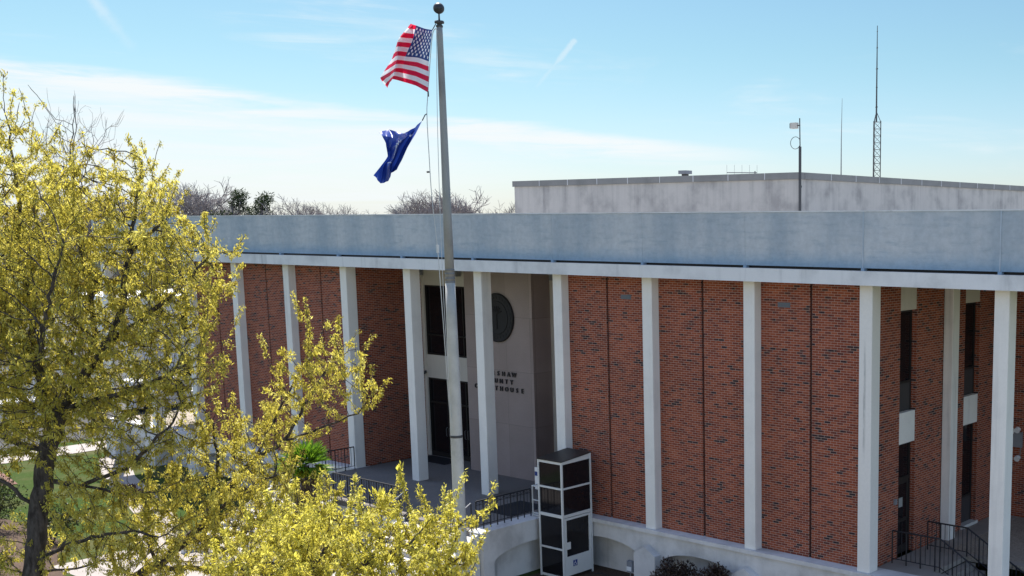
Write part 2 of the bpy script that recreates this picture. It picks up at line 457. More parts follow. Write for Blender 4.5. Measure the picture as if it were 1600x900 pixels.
TREE_BLOBS = [
    ((13.07, -16.16, 9.75), 1.2, 2.0, 2.4, .85),
    ((12.35, -17.0, 8.14), 1.59, 2.5, 3.04, 0.9),
    ((15.01, -16.17, 8.97), 1.46, 2.4, 1.99, 1),
    ((14.95, -14.98, 9.45), 1.2, 2.0, 1.8, .9),
    ((15.93, -14.8, 8.6), 0.7, 1.5, 1.9, 1),
    ((16.99, -14.83, 8.46), 0.79, 1.5, 1.46, 0.8),
    ((18.0, -14.57, 8.6), 0.66, 1.0, 0.82, 0.8),
    ((15.27, -15.83, 7.01), 2.25, 2.4, 1.46, 1),
    ((17.47, -15.25, 6.97), 1.13, 1.4, 1.19, 0.8),
    ((16.56, -15.79, 5.54), 1.46, 1.8, 0.93, 0.7),
    ((14.3, -16.5, 5.81), 1.46, 2.4, 1.19, 0.7),
    ((13.09, -17.53, 5.03), 1.32, 2, 0.93, 0.7),
    ((16.28, -16.15, 3.99), 1.32, 1.5, 0.73, 0.75),
    ((16.78, -15.71, 3.04), 1.19, 1.4, 0.73, 0.7),
    ((13.79, -16.69, 6.86), 1.46, 2.5, 1.46, 0.9),
]
LOW_LIMBS = [
    [(14.63, -15.93, 0.74), (15.13, -15.34, 2.04), (15.56, -14.98, 2.31), (15.96, -14.6, 2.79), (16.31, -14.26, 3.27), (16.34, -13.88, 3.83), (16.71, -13.24, 4.55), (17.1, -12.78, 4.88), (17.9, -12.26, 5.24), (18.62, -11.93, 5.55), (18.95, -11.73, 6.02)],
    [(16.34, -13.88, 3.83), (16.39, -13.95, 4.7), (16.46, -14.02, 5.41)],
    [(16.71, -13.24, 4.55), (16.83, -12.72, 5.56), (16.98, -12.22, 6.37), (17.19, -11.86, 6.85)],
    [(17.1, -12.78, 4.88), (17.7, -12.39, 6.02), (17.98, -11.89, 6.91)],
    [(15.96, -14.6, 2.79), (17.18, -14.04, 3.07), (18.08, -13.67, 3.62)],
    [(15.56, -14.98, 2.31), (17.11, -14.47, 2.36), (18.35, -13.9, 2.61)],
    [(16.31, -14.26, 3.27), (17.5, -13.87, 4.13), (18.21, -13.55, 4.44)],
    [(15.56, -14.98, 2.31), (14.79, -14.89, 3.1), (14.53, -14.57, 3.86)],
]
LOW_BLOBS = [
    ((17.02, -13.83, 2.79), 1.10, 1.30, 0.83, 1),
    ((14.93, -14.7, 2.93), 0.98, 1.20, 0.84, 0.8),
    ((16.11, -14.22, 4.29), 0.76, 1.00, 0.76, 0.8),
    ((14.65, -16.15, 2.92), 0.95, 1.20, 0.68, 0.6),
    ((16.95, -13.49, 4.97), 0.83, 1.00, 0.69, 0.9),
    ((17.16, -11.81, 7.21), 0.57, 0.60, 0.43, 0.6),
    ((13.57, -16.96, 2.79), 0.81, 1.30, 0.68, 0.7),
    ((17.98, -12.01, 6.28), 0.99, 1.1, 0.94, 0.8),
    ((17.18, -12.37, 6.12), 0.69, 1, 0.83, 0.7),
    ((18.7, -11.81, 5.83), 0.52, 0.6, 0.41, 0.6),
    ((17.11, -12.84, 5.17), 1.03, 1.2, 0.83, 0.9),
    ((16.57, -13.6, 4.52), 1.03, 1.5, 1.03, 1),
    ((16.28, -14.22, 3.61), 1.45, 1.6, 0.97, 1),
    ((17.88, -13.69, 3.59), 1.24, 1.6, 1.1, 1),
    ((16.16, -14.53, 2.38), 1.65, 1.6, 0.83, 0.9),
    ((18.47, -13.67, 2.71), 1.24, 1.4, 0.83, 0.9),
    ((16.38, -13.88, 5.11), 0.55, 0.8, 0.55, 0.7),
]
NEAR_LIMBS = [
    [(23.24, -15.81, 1.42), (23.15, -15.68, 2.52), (22.99, -15.66, 3.28), (22.77, -15.72, 3.83), (22.55, -15.79, 4.32), (22.33, -15.88, 4.7)],
    [(22.99, -15.66, 3.28), (23.57, -15.4, 3.78), (23.98, -15.15, 4.23), (23.67, -15.27, 4.77), (23.55, -15.3, 5.09)],
    [(23.15, -15.68, 2.52), (23.79, -14.94, 3.36), (24.11, -14.49, 3.88), (24.36, -14.12, 4.24), (24.69, -13.82, 4.57)],
    [(23.57, -15.4, 3.78), (24.49, -15.01, 4.29), (24.8, -14.7, 4.82)],
    [(22.99, -15.66, 3.28), (21.88, -16.04, 3.52), (21.13, -16.43, 3.71)],
    [(23.79, -14.94, 3.36), (24.08, -14.22, 3.46), (24.33, -13.85, 3.76)],
    [(22.77, -15.72, 3.83), (22.72, -15.17, 4.27), (22.5, -15.12, 4.74)],
]
NEAR_BLOBS = [
    ((22.02, -15.85, 3.85), 0.90, 1.00, 0.53, 1.0),
    ((23.91, -14.86, 3.82), 1.32, 1.00, 0.58, 1.0),
    ((23.34, -15.19, 4.26), 0.66, 0.80, 0.42, 0.8),
    ((24.20, -14.77, 4.43), 0.33, 0.50, 0.31, 0.8),
    ((22.83, -15.62, 3.93), 1.10, 1.10, 0.68, 1.0),
    ((23.80, -15.15, 3.99), 0.99, 1.10, 0.65, 1.0),
    ((24.28, -14.35, 3.77), 0.68, 0.90, 0.73, 1.0),
    ((21.86, -16.02, 3.52), 0.99, 1.00, 0.52, 0.9),
    ((23.49, -15.28, 4.43), 0.44, 0.60, 0.33, 0.7),
    ((24.48, -14.32, 4.48), 0.39, 0.60, 0.33, 0.8),
    ((24.66, -13.86, 4.24), 0.20, 0.40, 0.31, 0.8),
    ((23.77, -15.04, 3.39), 1.54, 1.20, 0.42, 1.0),
]
US_NET = [[(15.8, -7.37, 14.44), (15.18, -7.12, 14.56), (14.69, -7.01, 14.7), (15.19, -7.47, 14.61), (14.35, -6.92, 14.79)],
    [(15.84, -7.47, 14.09), (15.2, -7.23, 14.17), (14.68, -7.15, 14.3), (14.96, -7.77, 14.23), (14.18, -7.19, 14.39)],
    [(15.88, -7.58, 13.64), (15.18, -7.37, 13.81), (14.61, -7.34, 13.89), (15.01, -7.87, 13.82), (14.11, -7.39, 13.85)],
    [(15.95, -7.66, 13.26), (15.21, -7.48, 13.46), (14.63, -7.44, 13.58), (15.05, -7.96, 13.5), (13.96, -7.65, 13.37)],
    [(16.02, -7.75, 12.86), (15.29, -7.55, 13.09), (14.75, -7.48, 13.22), (15.05, -8.08, 13.22), (14.17, -7.61, 13.11)]]
SC_NET = [[(15.79, -7.79, 12.18), (15.33, -7.71, 12.03), (15.35, -8.04, 11.87), (14.6, -7.93, 12.01), (14.75, -8.34, 11.9)],
    [(15.64, -7.89, 11.86), (15.18, -7.74, 11.82), (15.61, -8.18, 11.75), (14.96, -8.09, 11.78), (14.96, -8.39, 11.81)],
    [(15.51, -8.05, 11.53), (15.12, -7.89, 11.56), (15.53, -8.33, 11.6), (14.99, -8.18, 11.53), (15.01, -8.33, 11.62)],
    [(15.46, -8.2, 11.21), (15.01, -8.03, 11.23), (15.28, -8.32, 11.25), (14.9, -8.16, 11.27), (15.07, -8.35, 11.3)],
    [(15.41, -8.27, 11.06), (14.88, -8.02, 11.07), (15.3, -8.46, 11.09), (14.78, -8.28, 11.08), (14.98, -8.59, 10.96)],
    [(15.38, -8.31, 10.96), (15.02, -8.21, 10.89), (15.14, -8.41, 10.68), (14.81, -8.4, 10.63), (14.87, -8.63, 10.82)]]
ROPE = [(16.12, -7.51, 14.43), (15.98, -7.53, 14.2), (15.85, -7.63, 12.83), (15.87, -7.7, 12.32), (15.91, -7.72, 11.37), (15.9, -7.68, 10.25), (15.96, -7.62, 8.96), (15.98, -7.56, 7.15), (15.93, -7.43, 4.62), (16.01, -7.34, 2.02)]
ROPE2 = [(16.09, -7.47, 14.44), (16.2, -7.65, 11.99), (16.14, -7.64, 8.8), (16.07, -7.55, 6.16), (16.0, -7.41, 3.76), (15.97, -7.28, 1.83)]
CLIP = [(15.89, -7.76, 10.91), (15.96, -7.62, 8.99), (15.83, -7.73, 12.32)]
# ---------------------------------------------------------------- geometry helpers
class MB:
    """collects faces; build() links them as ONE mesh object"""
    def __init__(s):
        s.v = []; s.f = []
    def add(s, vs, fs):
        o = len(s.v)
        s.v += [tuple(p) for p in vs]
        s.f += [tuple(o + i for i in f) for f in fs]
        return s
    def box(s, x0, x1, y0, y1, z0, z1):
        v = [(x, y, z) for z in (z0, z1) for y in (y0, y1) for x in (x0, x1)]
        return s.add(v, [(0, 2, 3, 1), (4, 5, 7, 6), (0, 1, 5, 4), (2, 6, 7, 3), (0, 4, 6, 2), (1, 3, 7, 5)])
    def cbox(s, x0, x1, y0, y1, z0, z1, c=0.012):
        """box with chamfered vertical arrises"""
        ring = [(x0 + c, y0), (x1 - c, y0), (x1, y0 + c), (x1, y1 - c), (x1 - c, y1), (x0 + c, y1), (x0, y1 - c), (x0, y0 + c)]
        return s.prism(ring, z0, z1)
    def prism(s, ring, z0, z1):
        n = len(ring)
        v = [(x, y, z0) for x, y in ring] + [(x, y, z1) for x, y in ring]
        f = [(i, (i + 1) % n, n + (i + 1) % n, n + i) for i in range(n)]
        f += [tuple(range(n - 1, -1, -1)), tuple(range(n, 2 * n))]
        return s.add(v, f)
    def extr_y(s, ring, y0, y1):
        """ring in (x,z), counter-clockwise seen from -y, extruded along y"""
        n = len(ring)
        v = [(x, y0, z) for x, z in ring] + [(x, y1, z) for x, z in ring]
        f = [(i, (i + 1) % n, n + (i + 1) % n, n + i)[::-1] for i in range(n)]
        f += [tuple(range(n)), tuple(range(2 * n - 1, n - 1, -1))]
        return s.add(v, f)
    def extr_x(s, ring, x0, x1):
        """ring in (y,z) extruded along x"""
        n = len(ring)
        v = [(x0, y, z) for y, z in ring] + [(x1, y, z) for y, z in ring]
        f = [(i, (i + 1) % n, n + (i + 1) % n, n + i) for i in range(n)]
        f += [tuple(range(n - 1, -1, -1)), tuple(range(n, 2 * n))]
        return s.add(v, f)
    def tube(s, pts, rad, n=8, cap=True):
        P = [Vector(p) for p in pts]
        if not hasattr(rad, '__len__'): rad = [rad] * len(P)
        t0 = (P[1] - P[0]).normalized()
        up = Vector((0, 0, 1)) if abs(t0.z) < 0.9 else Vector((1, 0, 0))
        a = t0.cross(up).normalized()
        vs = []
        for i, p in enumerate(P):
            t = (P[min(i + 1, len(P) - 1)] - P[max(i - 1, 0)])
            t = t.normalized() if t.length > 1e-9 else t0
            a = (a - t * a.dot(t))
            a = a.normalized() if a.length > 1e-6 else t.orthogonal().normalized()
            b = t.cross(a)
            for k in range(n):
                q = 2 * math.pi * k / n
                vs.append(p + (a * math.cos(q) + b * math.sin(q)) * rad[i])
        fs = []
        for i in range(len(P) - 1):
            for k in range(n):
                k2 = (k + 1) % n
                fs.append((i * n + k, i * n + k2, (i + 1) * n + k2, (i + 1) * n + k))
        if cap:
            fs.append(tuple(range(n - 1, -1, -1)))
            fs.append(tuple(range((len(P) - 1) * n, len(P) * n)))
        return s.add(vs, fs)
    def lathe(s, prof, cx, cy, n=24):
        """profile [(r,z)] bottom to top"""
        vs = []
        for r, z in prof:
            for k in range(n):
                q = 2 * math.pi * k / n
                vs.append((cx + r * math.cos(q), cy + r * math.sin(q), z))
        fs = []
        for i in range(len(prof) - 1):
            for k in range(n):
                k2 = (k + 1) % n
                fs.append((i * n + k, i * n + k2, (i + 1) * n + k2, (i + 1) * n + k))
        fs.append(tuple(range(n - 1, -1, -1))); fs.append(tuple(range((len(prof) - 1) * n, len(prof) * n)))
        return s.add(vs, fs)
    def build(s, name, mat, parent=None, smooth=False):
        return link_mesh(name, s.v, s.f, mat, parent, smooth)

def root_of(o):
    v = Vector((0, 0, 0))
    while o is not None:
        v += o.location; o = o.parent
    return v

def link_mesh(name, v, f, mat, parent=None, smooth=False, uv=True):
    off = root_of(parent)
    me = bpy.data.meshes.new(name)
    me.from_pydata([(p[0] - off.x, p[1] - off.y, p[2] - off.z) for p in v], [], f)
    me.update()
    if uv:
        box_uv(me, off)
    if smooth:
        me.polygons.foreach_set('use_smooth', [True] * len(me.polygons))
    if mat is not None:
        me.materials.append(mat)
    o = bpy.data.objects.new(name, me)
    col.objects.link(o)
    if parent is not None: o.parent = parent
    return o

def box_uv(me, off):
    uvl = me.uv_layers.new(name="UVMap")
    co = np.empty(len(me.vertices) * 3, np.float32); me.vertices.foreach_get('co', co)
    co = co.reshape(-1, 3) + np.array(off, np.float32)
    li = np.empty(len(me.loops), np.int32); me.loops.foreach_get('vertex_index', li)
    nr = np.empty(len(me.polygons) * 3, np.float32); me.polygons.foreach_get('normal', nr)
    nr = np.abs(nr.reshape(-1, 3))
    tot = np.empty(len(me.polygons), np.int32); me.polygons.foreach_get('loop_total', tot)
    ax = np.repeat(np.argmax(nr, 1), tot)
    c = co[li]
    u = np.where(ax == 0, c[:, 1], c[:, 0]); v = np.where(ax == 2, c[:, 1], c[:, 2])
    uvl.data.foreach_set('uv', np.stack([u, v], 1).astype(np.float32).ravel())

def tag(o, label=None, cat=None, group=None, kind=None):
    if label: o['label'] = label
    if cat: o['category'] = cat
    if group: o['group'] = group
    if kind: o['kind'] = kind
    return o

def thing(name, loc, label, cat, group=None):
    o = bpy.data.objects.new(name, None)
    o.empty_display_size = 0.3
    col.objects.link(o)
    o.location = loc
    return tag(o, label, cat, group)

def copy_tree(o, parent=None):
    c = o.copy(); col.objects.link(c)
    if parent is not None: c.parent = parent
    for ch in list(o.children): copy_tree(ch, c)
    return c

def leaf_mesh(name, pos, direc, length, width, shade, mat, parent, rng, fold=0.0):
    """many kite-shaped leaves; arrays n x 3, n x 3, n, n, n"""
    n = len(pos)
    off = np.array(root_of(parent))
    d = direc / np.maximum(np.linalg.norm(direc, axis=1, keepdims=True), 1e-9)
    r = rng.normal(size=(n, 3)); s = np.cross(d, r); s /= np.maximum(np.linalg.norm(s, axis=1, keepdims=True), 1e-9)
    nm = np.cross(s, d)
    L = length[:, None]; Wd = width[:, None]
    a = pos; b = pos + d * L * 0.45 + s * Wd * 0.5 + nm * L * 0.06; c = pos + d * L - nm * L * 0.06; e = pos + d * L * 0.45 - s * Wd * 0.5 + nm * L * 0.06
    v = np.stack([a, b, c, e], 1).reshape(-1, 3) - off
    me = bpy.data.meshes.new(name)
    me.vertices.add(4 * n); me.vertices.foreach_set('co', v.astype(np.float32).ravel())
    me.loops.add(4 * n); me.loops.foreach_set('vertex_index', np.arange(4 * n, dtype=np.int32))
    me.polygons.add(n)
    me.polygons.foreach_set('loop_start', np.arange(0, 4 * n, 4, dtype=np.int32))
    me.polygons.foreach_set('loop_total', np.full(n, 4, np.int32))
    me.update(calc_edges=True)
    at = me.attributes.new('shade', 'FLOAT', 'POINT')
    at.data.foreach_set('value', np.repeat(np.clip(shade, 0, 1), 4).astype(np.float32))
    me.materials.append(mat)
    o = bpy.data.objects.new(name, me); col.objects.link(o)
    if parent is not None: o.parent = parent
    return o
# ---------------------------------------------------------------- ground (setting)
GZ = -1.8
S = 3.9857            # column spacing
def sheet(name, mat, x0, x1, y0, y1, z, n=1):
    return tag(MB().add([(x0, y0, z), (x1, y0, z), (x1, y1, z), (x0, y1, z)], [(0, 1, 2, 3)]).build(name, mat), kind='structure')

sheet('ground', M['lawn'], -2500, 2500, -2500, 2500, GZ - 0.012)
sheet('mulch_bed', M['mulch'], 12.36, 40, -5.2, 0.5, GZ - 0.004)
def ribbon(name, mat, pts, width, z, group=None):
    mb = MB(); vs = []
    P = [Vector((x, y, 0)) for x, y in pts]
    for i, p in enumerate(P):
        t = (P[min(i + 1, len(P) - 1)] - P[max(i - 1, 0)]).normalized(); s = Vector((-t.y, t.x, 0)) * width / 2
        vs += [(p.x + s.x, p.y + s.y, z), (p.x - s.x, p.y - s.y, z)]
    mb.add(vs, [(2 * i, 2 * i + 1, 2 * i + 3, 2 * i + 2) for i in range(len(P) - 1)])
    return tag(mb.build(name, mat), kind='structure')
ribbon('plaza', M['walk'], [(-1.5, -8.6), (4, -8.6), (16, -9.0)], 3.8, GZ)
ribbon('path', M['walk'], [(-1.5, -7.0), (-5, -5.2), (-9, -4.0), (-14, -2.6), (-19, -0.6), (-22, 4)], 1.3, GZ + 0.002)
sheet('bounce_forecourt', M['walk'], 17, 46, -24, -6.2, GZ - 0.008)  # unseen paving added to bounce sunlight onto the facade
ribbon('front_walk', M['walk'], [(40, -18), (20, -12), (8, -9), (4, -7)], 2.2, GZ + 0.003)
ribbon('sidewalk', M['walk'], [(-24, -40), (-23, -10), (-23, 20), (-25, 60)], 2.4, GZ + 0.006)
ribbon('side_road', M['asphalt'], [(-31, -60), (-30, -10), (-30, 20), (-32, 90)], 9.0, GZ - 0.003)
ribbon('parking_lot', M['asphalt'], [(-40, 20), (-58, 30)], 24.0, GZ - 0.006)
tag(MB().add([(-5.5 + (6.5 + .8 * math.sin(k * 1.9)) * math.cos(k * math.pi / 12) - (2.5 * math.sin(k * math.pi / 12)), -11.8 + 3.2 * math.sin(k * math.pi / 12), GZ - .0055) for k in range(24)], [tuple(range(24))]).build('shade_patch', M['mulch']), kind='structure')  # dark mulch coloured patch standing in for shade on the lawn
ribbon('brick_path', M['redbrickpave'], [(-22, -5.6), (-16.5, -6.6)], 1.6, GZ + 0.010)

# ---------------------------------------------------------------- courthouse
court = thing('courthouse', (6.17, 4.0, GZ), "long two storey red brick courthouse with white columns and a grey blue roof band", 'building')
TL, TR = -5, 8
XL, XR = S * TL - 0.35, S * TR + 0.75
Z1 = 8.0
def cx(t): return S * t

# podium: slab edge, arched front wall, niche backs
def arched_panel(x0, x1, c, hw, zs, zc, ztop, y0, y1):
    ring = [(x0, GZ - .1)]
    if hw:
        ring += [(c - hw, GZ - .1)]
        for k in range(0, 19):
            a = math.pi - math.pi * k / 18
            ring.append((c + hw * math.cos(a), zs + (zc - zs) * math.sin(a)))
        ring += [(c + hw, GZ - .1)]
    ring += [(x1, GZ - .1), (x1, ztop), (x0, ztop)]
    return ring
plinth = None
for t in list(range(TL, 0)) + list(range(3, TR)):
    if t >= 6: rng_hw = 0
    x0 = cx(t) + 0.2; x1 = cx(t + 1) + 0.2
    if t == 3: x0 = 12.36
    if t == -1: x1 = 0.42
    mb = MB().extr_y(arched_panel(x0 + .001, x1 - .001, cx(t) + 2.19, 1.54, -1.08, -0.60, -0.125, -0.05, 0.4), -0.05, 0.42)
    mb.box(x0 + .001, x1 - .001, 0.424, 0.6, GZ - .1, -0.125)
    mb.build('podium_wall', M['plinth'], court)
MB().box(XL, 0.44, -0.13, 0.62, -0.122, 0.0).build('podium_ledge', M['plinth'], court)
MB().box(12.36, XR, -0.13, 0.62, -0.122, 0.0).build('podium_ledge', M['plinth'], court)
for t in list(range(TL, 1)) + list(range(4, TR + 1)):
    c = cx(t) + 0.2
    if t == 0: c -= 0.25
    MB().extr_y([(c - .45, GZ - .1), (c + .45, GZ - .1), (c + .45, -0.78), (c, -0.52), (c - .45, -0.78)], -0.34, -0.052).build('gabled_pier', M['plinth'], court)

# columns (front row)
for t in range(TL, TR + 1):
    MB().cbox(cx(t), cx(t) + 0.41, -0.015, 0.42, 0.002, Z1 - 0.002).build('column', M['stained' if t == 6 else 'white'], court)
for y in (4.30,):
    MB().cbox(24.19, 24.50, y, y + 0.42, 0.002, Z1 - 0.002).build('column', M['white'], court)

# brick walls between the columns, each bay with a control joint
YB = 0.30
for t in (-3, -2, -1, 3, 4, 5):
    x0, x1 = cx(t) + 0.412, cx(t + 1) - 0.002
    if t == -3: x0 = cx(t) + 0.1
    m = (cx(t) + 0.41 + cx(t + 1)) / 2 - 0.02
    b = MB(); b.box(x0, m - 0.044, YB, YB + 0.12, 0.002, Z1 - 0.002); b.box(m + 0.044, x1, YB, YB + 0.12, 0.002, Z1 - 0.002)
    b.box(m - 0.0435, m + 0.0435, YB + 0.07, YB + 0.11, 0.002, Z1 - 0.002)
    o = b.build('brick_wall', M['brick'], court)
    MB().box(m - 0.0425, m + 0.0425, YB + 0.050, YB + 0.069, 0.004, Z1 - 0.004).build('control_joint', M['joint'], o)
    if t in (3, 5):
        vx = 14.75 if t == 3 else 20.95
        v = MB(); v.box(vx, vx + 0.44, YB - 0.012, YB - 0.002, 7.24, 7.38)
        for k in range(3): v.box(vx + .02, vx + .42, YB - 0.03, YB - 0.0125, 7.262 + k * .04, 7.280 + k * .04)
        v.build('wall_vent', M['ventmetal'], o)
# entry recess side walls and end walls of the brick block
MB().box(0.10, 0.385, 0.424, 3.62, 0.002, Z1 - .002).build('brick_wall', M['brick'], court)
MB().box(11.96, 12.30, 0.424, 3.62, 0.002, Z1 - .002).build('brick_wall', M['brick'], court)
MB().box(cx(-3) + .1, cx(-3) + .4, 0.424, 8.3, 0.002, Z1 - .002).build('brick_wall', M['brick'], court)
MB().box(24.50, XR - .5, 8.3, 8.6, 0.002, Z1 - .002).build('brick_wall', M['brick'], court)
MB().box(-15.5, cx(-3) + .1, 8.3, 8.6, 0.002, Z1 - .002).build('brick_wall', M['brick'], court)

# return wall at the right corner: brick piers between two window bays
XW = 24.18
wins = [(1.75, 2.70), (5.72, 6.74)]
for a, c in ((0.43, 1.75), (2.70, 4.298), (4.722, 5.72), (6.74, 8.298)):
    MB().box(XW - 0.34, XW, a, c, 0.002, Z1 - .002).build('brick_wall', M['brick'], court)
def opening(y0, y1, door):
    fx = XW - 0.20
    h = MB().box(XW - .30, XW - .03, y0 + .002, y1 - .002, 7.18, Z1 - .003).build('window_header', M['header'], court)
    sp = MB().box(XW - .30, XW - .03, y0 + .002, y1 - .002, 3.33, 4.24).build('spandrel_panel', M['white'], court)
    # upper window
    f = MB()
    f.box(fx - .03, fx + .03, y0 + .003, y0 + .06, 4.242, 7.178); f.box(fx - .03, fx + .03, y1 - .06, y1 - .003, 4.242, 7.178)
    f.box(fx - .03, fx + .03, y0 + .061, y1 - .061, 7.11, 7.178); f.box(fx - .03, fx + .03, y0 + .061, y1 - .061, 5.05, 5.12)
    wf = f.build('window', M['darkframe'], court)
    MB().box(fx - .01, fx + .005, y0 + .061, y1 - .061, 5.121, 7.109).build('pane', M['glass'], wf)
    MB().box(fx - .02, fx + .02, y0 + .061, y1 - .061, 4.243, 5.049).build('infill_panel', M['panel'], wf)
    if not door:
        f = MB()
        f.box(fx - .03, fx + .03, y0 + .003, y0 + .06, .10, 3.328); f.box(fx - .03, fx + .03, y1 - .06, y1 - .003, .10, 3.328)
        f.box(fx - .03, fx + .03, y0 + .061, y1 - .061, 3.26, 3.328); f.box(fx - .03, fx + .03, y0 + .061, y1 - .061, 0.92, 0.99)
        wf = f.build('window', M['darkframe'], court)
        MB().box(fx - .01, fx + .005, y0 + .061, y1 - .061, 0.991, 3.259).build('pane', M['glass'], wf)
        MB().box(fx - .02, fx + .02, y0 + .061, y1 - .061, 0.101, 0.919).build('infill_panel', M['panel'], wf)
        MB().box(XW - .30, XW + .06, y0 - .05, y1 + .05, 0.003, 0.095).build('sill', M['sillwhite'], wf)
    else:
        f = MB()
        f.box(fx - .04, fx + .04, y0 + .003, y0 + .06, .004, 3.328); f.box(fx - .04, fx + .04, y1 - .06, y1 - .003, .004, 3.328)
        f.box(fx - .04, fx + .04, y0 + .061, y1 - .061, 3.26, 3.328); f.box(fx - .04, fx + .04, y0 + .061, y1 - .061, 2.20, 2.30)
        dr = f.build('side_door', M['darkframe'], court)
        MB().box(fx - .01, fx + .005, y0 + .061, y1 - .061, 2.301, 3.259).build('transom_pane', M['glass'], dr)
        lf = MB()
        lf.box(fx - .02, fx + .02, y0 + .065, y0 + .16, .01, 2.195); lf.box(fx - .02, fx + .02, y1 - .16, y1 - .065, .01, 2.195)
        lf.box(fx - .02, fx + .02, y0 + .161, y1 - .161, 2.09, 2.195); lf.box(fx - .02, fx + .02, y0 + .161, y1 - .161, .01, .25)
        lf.box(fx - .02, fx + .02, y0 + .161, y1 - .161, .95, 1.05)
        lf.build('door_leaf', M['darkframe'], dr)
        MB().box(fx - .008, fx + .006, y0 + .161, y1 - .161, .251, 2.089).build('pane', M['glass'], dr)
        MB().box(fx + .008, fx + .012, y0 + .36, y0 + .58, 1.40, 1.68).build('paper_notice', M['paper'], dr)
        MB().tube([(fx + .03, y0 + .20, .8), (fx + .07, y0 + .20, .84), (fx + .07, y0 + .20, 1.3), (fx + .03, y0 + .20, 1.34)], .014, 6).build('handle', M['galv'], dr)
opening(*wins[0], True)
opening(*wins[1], False)

# entrance: granite centre panel, glazing either side
YP, YE = 2.53, 3.53
pan = MB().box(4.27, 8.07, YP, YE + .1, 0.002, Z1 - .003).build('granite_panel', M['stone'], court)
def glazing(x0, x1):
    y = YE
    MB().box(x0, x0 + .17, y - .10, y + .1, .002, Z1 - .003).build('door_jamb', M['header'], court)
    MB().box(x1 - .17, x1, y - .10, y + .1, .002, Z1 - .003).build('door_jamb', M['header'], court)
    a, c = x0 + .171, x1 - .171
    MB().box(a, c, y - .07, y + .1, 7.13, Z1 - .003).build('window_header', M['header'], court)
    MB().box(a, c, y - .07, y + .1, 3.30, 4.26).build('spandrel_panel', M['header'], court)
    f = MB()
    n = 3
    for k in range(n + 1):
        xx = a + (c - a) * k / n
        f.box(max(a, xx - .03), min(c, xx + .03), y - .03, y + .05, 4.262, 7.128)
    for k in range(n):
        xa = a + (c - a) * k / n + .031; xb = a + (c - a) * (k + 1) / n - .031
        f.box(xa, xb, y - .03, y + .05, 7.06, 7.128); f.box(xa, xb, y - .03, y + .05, 4.262, 4.33); f.box(xa, xb, y - .03, y + .05, 5.06, 5.12)
    wf = f.build('upper_window', M['darkframe'], court)
    MB().box(a + .01, c - .01, y + .052, y + .07, 4.27, 7.12).build('pane', M['glass'], wf)
    f = MB()
    for k in range(n + 1):
        xx = a + (c - a) * k / n
        f.box(max(a, xx - .035), min(c, xx + .035), y - .03, y + .05, .004, 3.298)
    for k in range(n):
        xa = a + (c - a) * k / n + .036; xb = a + (c - a) * (k + 1) / n - .036
        f.box(xa, xb, y - .03, y + .05, 3.22, 3.298); f.box(xa, xb, y - .03, y + .05, 2.24, 2.32); f.box(xa, xb, y - .03, y + .05, .004, .20)
    wf = f.build('entrance_door', M['darkframe'], court)
    MB().box(a + .01, c - .01, y + .052, y + .07, .01, 3.29).build('pane', M['glass'], wf)
    for k in range(1, n):
        xx = a + (c - a) * k / n
        for s in (-.09, .09):
            MB().tube([(xx + s, y - .03, .9), (xx + s, y - .08, .93), (xx + s, y - .08, 1.25), (xx + s, y - .03, 1.28)], .014, 6).build('handle', M['galv'], wf)
glazing(0.387, 4.266)
glazing(8.074, 11.958)
for bx in (0.40, 2.78, 8.3, 10.6):
    MB().box(bx, bx + .2, 3.20, 3.42, 7.54, Z1 - .004).build('soffit_bracket', M['greybox'], court)

# county seal: a dark disc with raised rim and relief
sx, sz, sr = 6.17, 6.10, 0.93
seal = MB()
ring = [(sx + sr * math.cos(2 * math.pi * k / 64), sz + sr * math.sin(2 * math.pi * k / 64)) for k in range(64)]
seal.extr_y(ring, YP - .055, YP - .003)
seal = seal.build('seal', M['bronze'], pan)
rim = MB()
def yring(r, y, rad, n=64):
    return [(sx + r * math.cos(2 * math.pi * k / n), y, sz + r * math.sin(2 * math.pi * k / n)) for k in range(n + 1)]
rim.tube(yring(.90, YP - .06, 0), .030, 6); rim.tube(yring(.62, YP - .06, 0), .018, 6)
for k in range(28):
    a = 2 * math.pi * k / 28
    x, z = sx + .76 * math.cos(a), sz + .76 * math.sin(a)
    rim.box(x - .035, x + .035, YP - .068, YP - .056, z - .045, z + .045)
rim.tube([(sx, YP - .06, sz - .42), (sx, YP - .06, sz + .2)], .035, 6)
for k in range(7):
    a = R(20 + k * 23.3)
    rim.tube([(sx, YP - .06, sz + .15), (sx + .3 * math.cos(a), YP - .065, sz + .15 + .3 * math.sin(a))], .025, 5)
rim.build('relief', M['bronze'], seal)

def lettering(txt, xc, z, h, parent, pitch):
    n = len(txt); off = root_of(parent)
    for i, ch in enumerate(txt):
        cu = bpy.data.curves.new('letter', 'FONT')
        cu.body = ch; cu.size = h * 1.28; cu.extrude = 0.02; cu.offset = 0.003; cu.align_x = 'CENTER'; cu.resolution_u = 3
        tmp = bpy.data.objects.new('letter_outline', cu); col.objects.link(tmp)
        bpy.context.view_layer.update()
        me = bpy.data.meshes.new_from_object(tmp.evaluated_get(bpy.context.evaluated_depsgraph_get()))
        me.name = 'letter'
        bpy.data.objects.remove(tmp); bpy.data.curves.remove(cu)
        me.transform(Matrix.Translation(Vector((xc + (i - (n - 1) / 2) * pitch, YP - .03, z - h / 2)) - off) @ Matrix.Rotation(math.pi / 2, 4, 'X'))
        me.materials.clear(); me.materials.append(M['letter'])
        o = bpy.data.objects.new('letter', me); col.objects.link(o); o.parent = parent
lettering("KERSHAW", 6.13, 3.99, .19, pan, .293)
lettering("COUNTY", 6.13, 3.70, .19, pan, .293)
lettering("COURTHOUSE", 6.13, 3.41, .19, pan, .293)

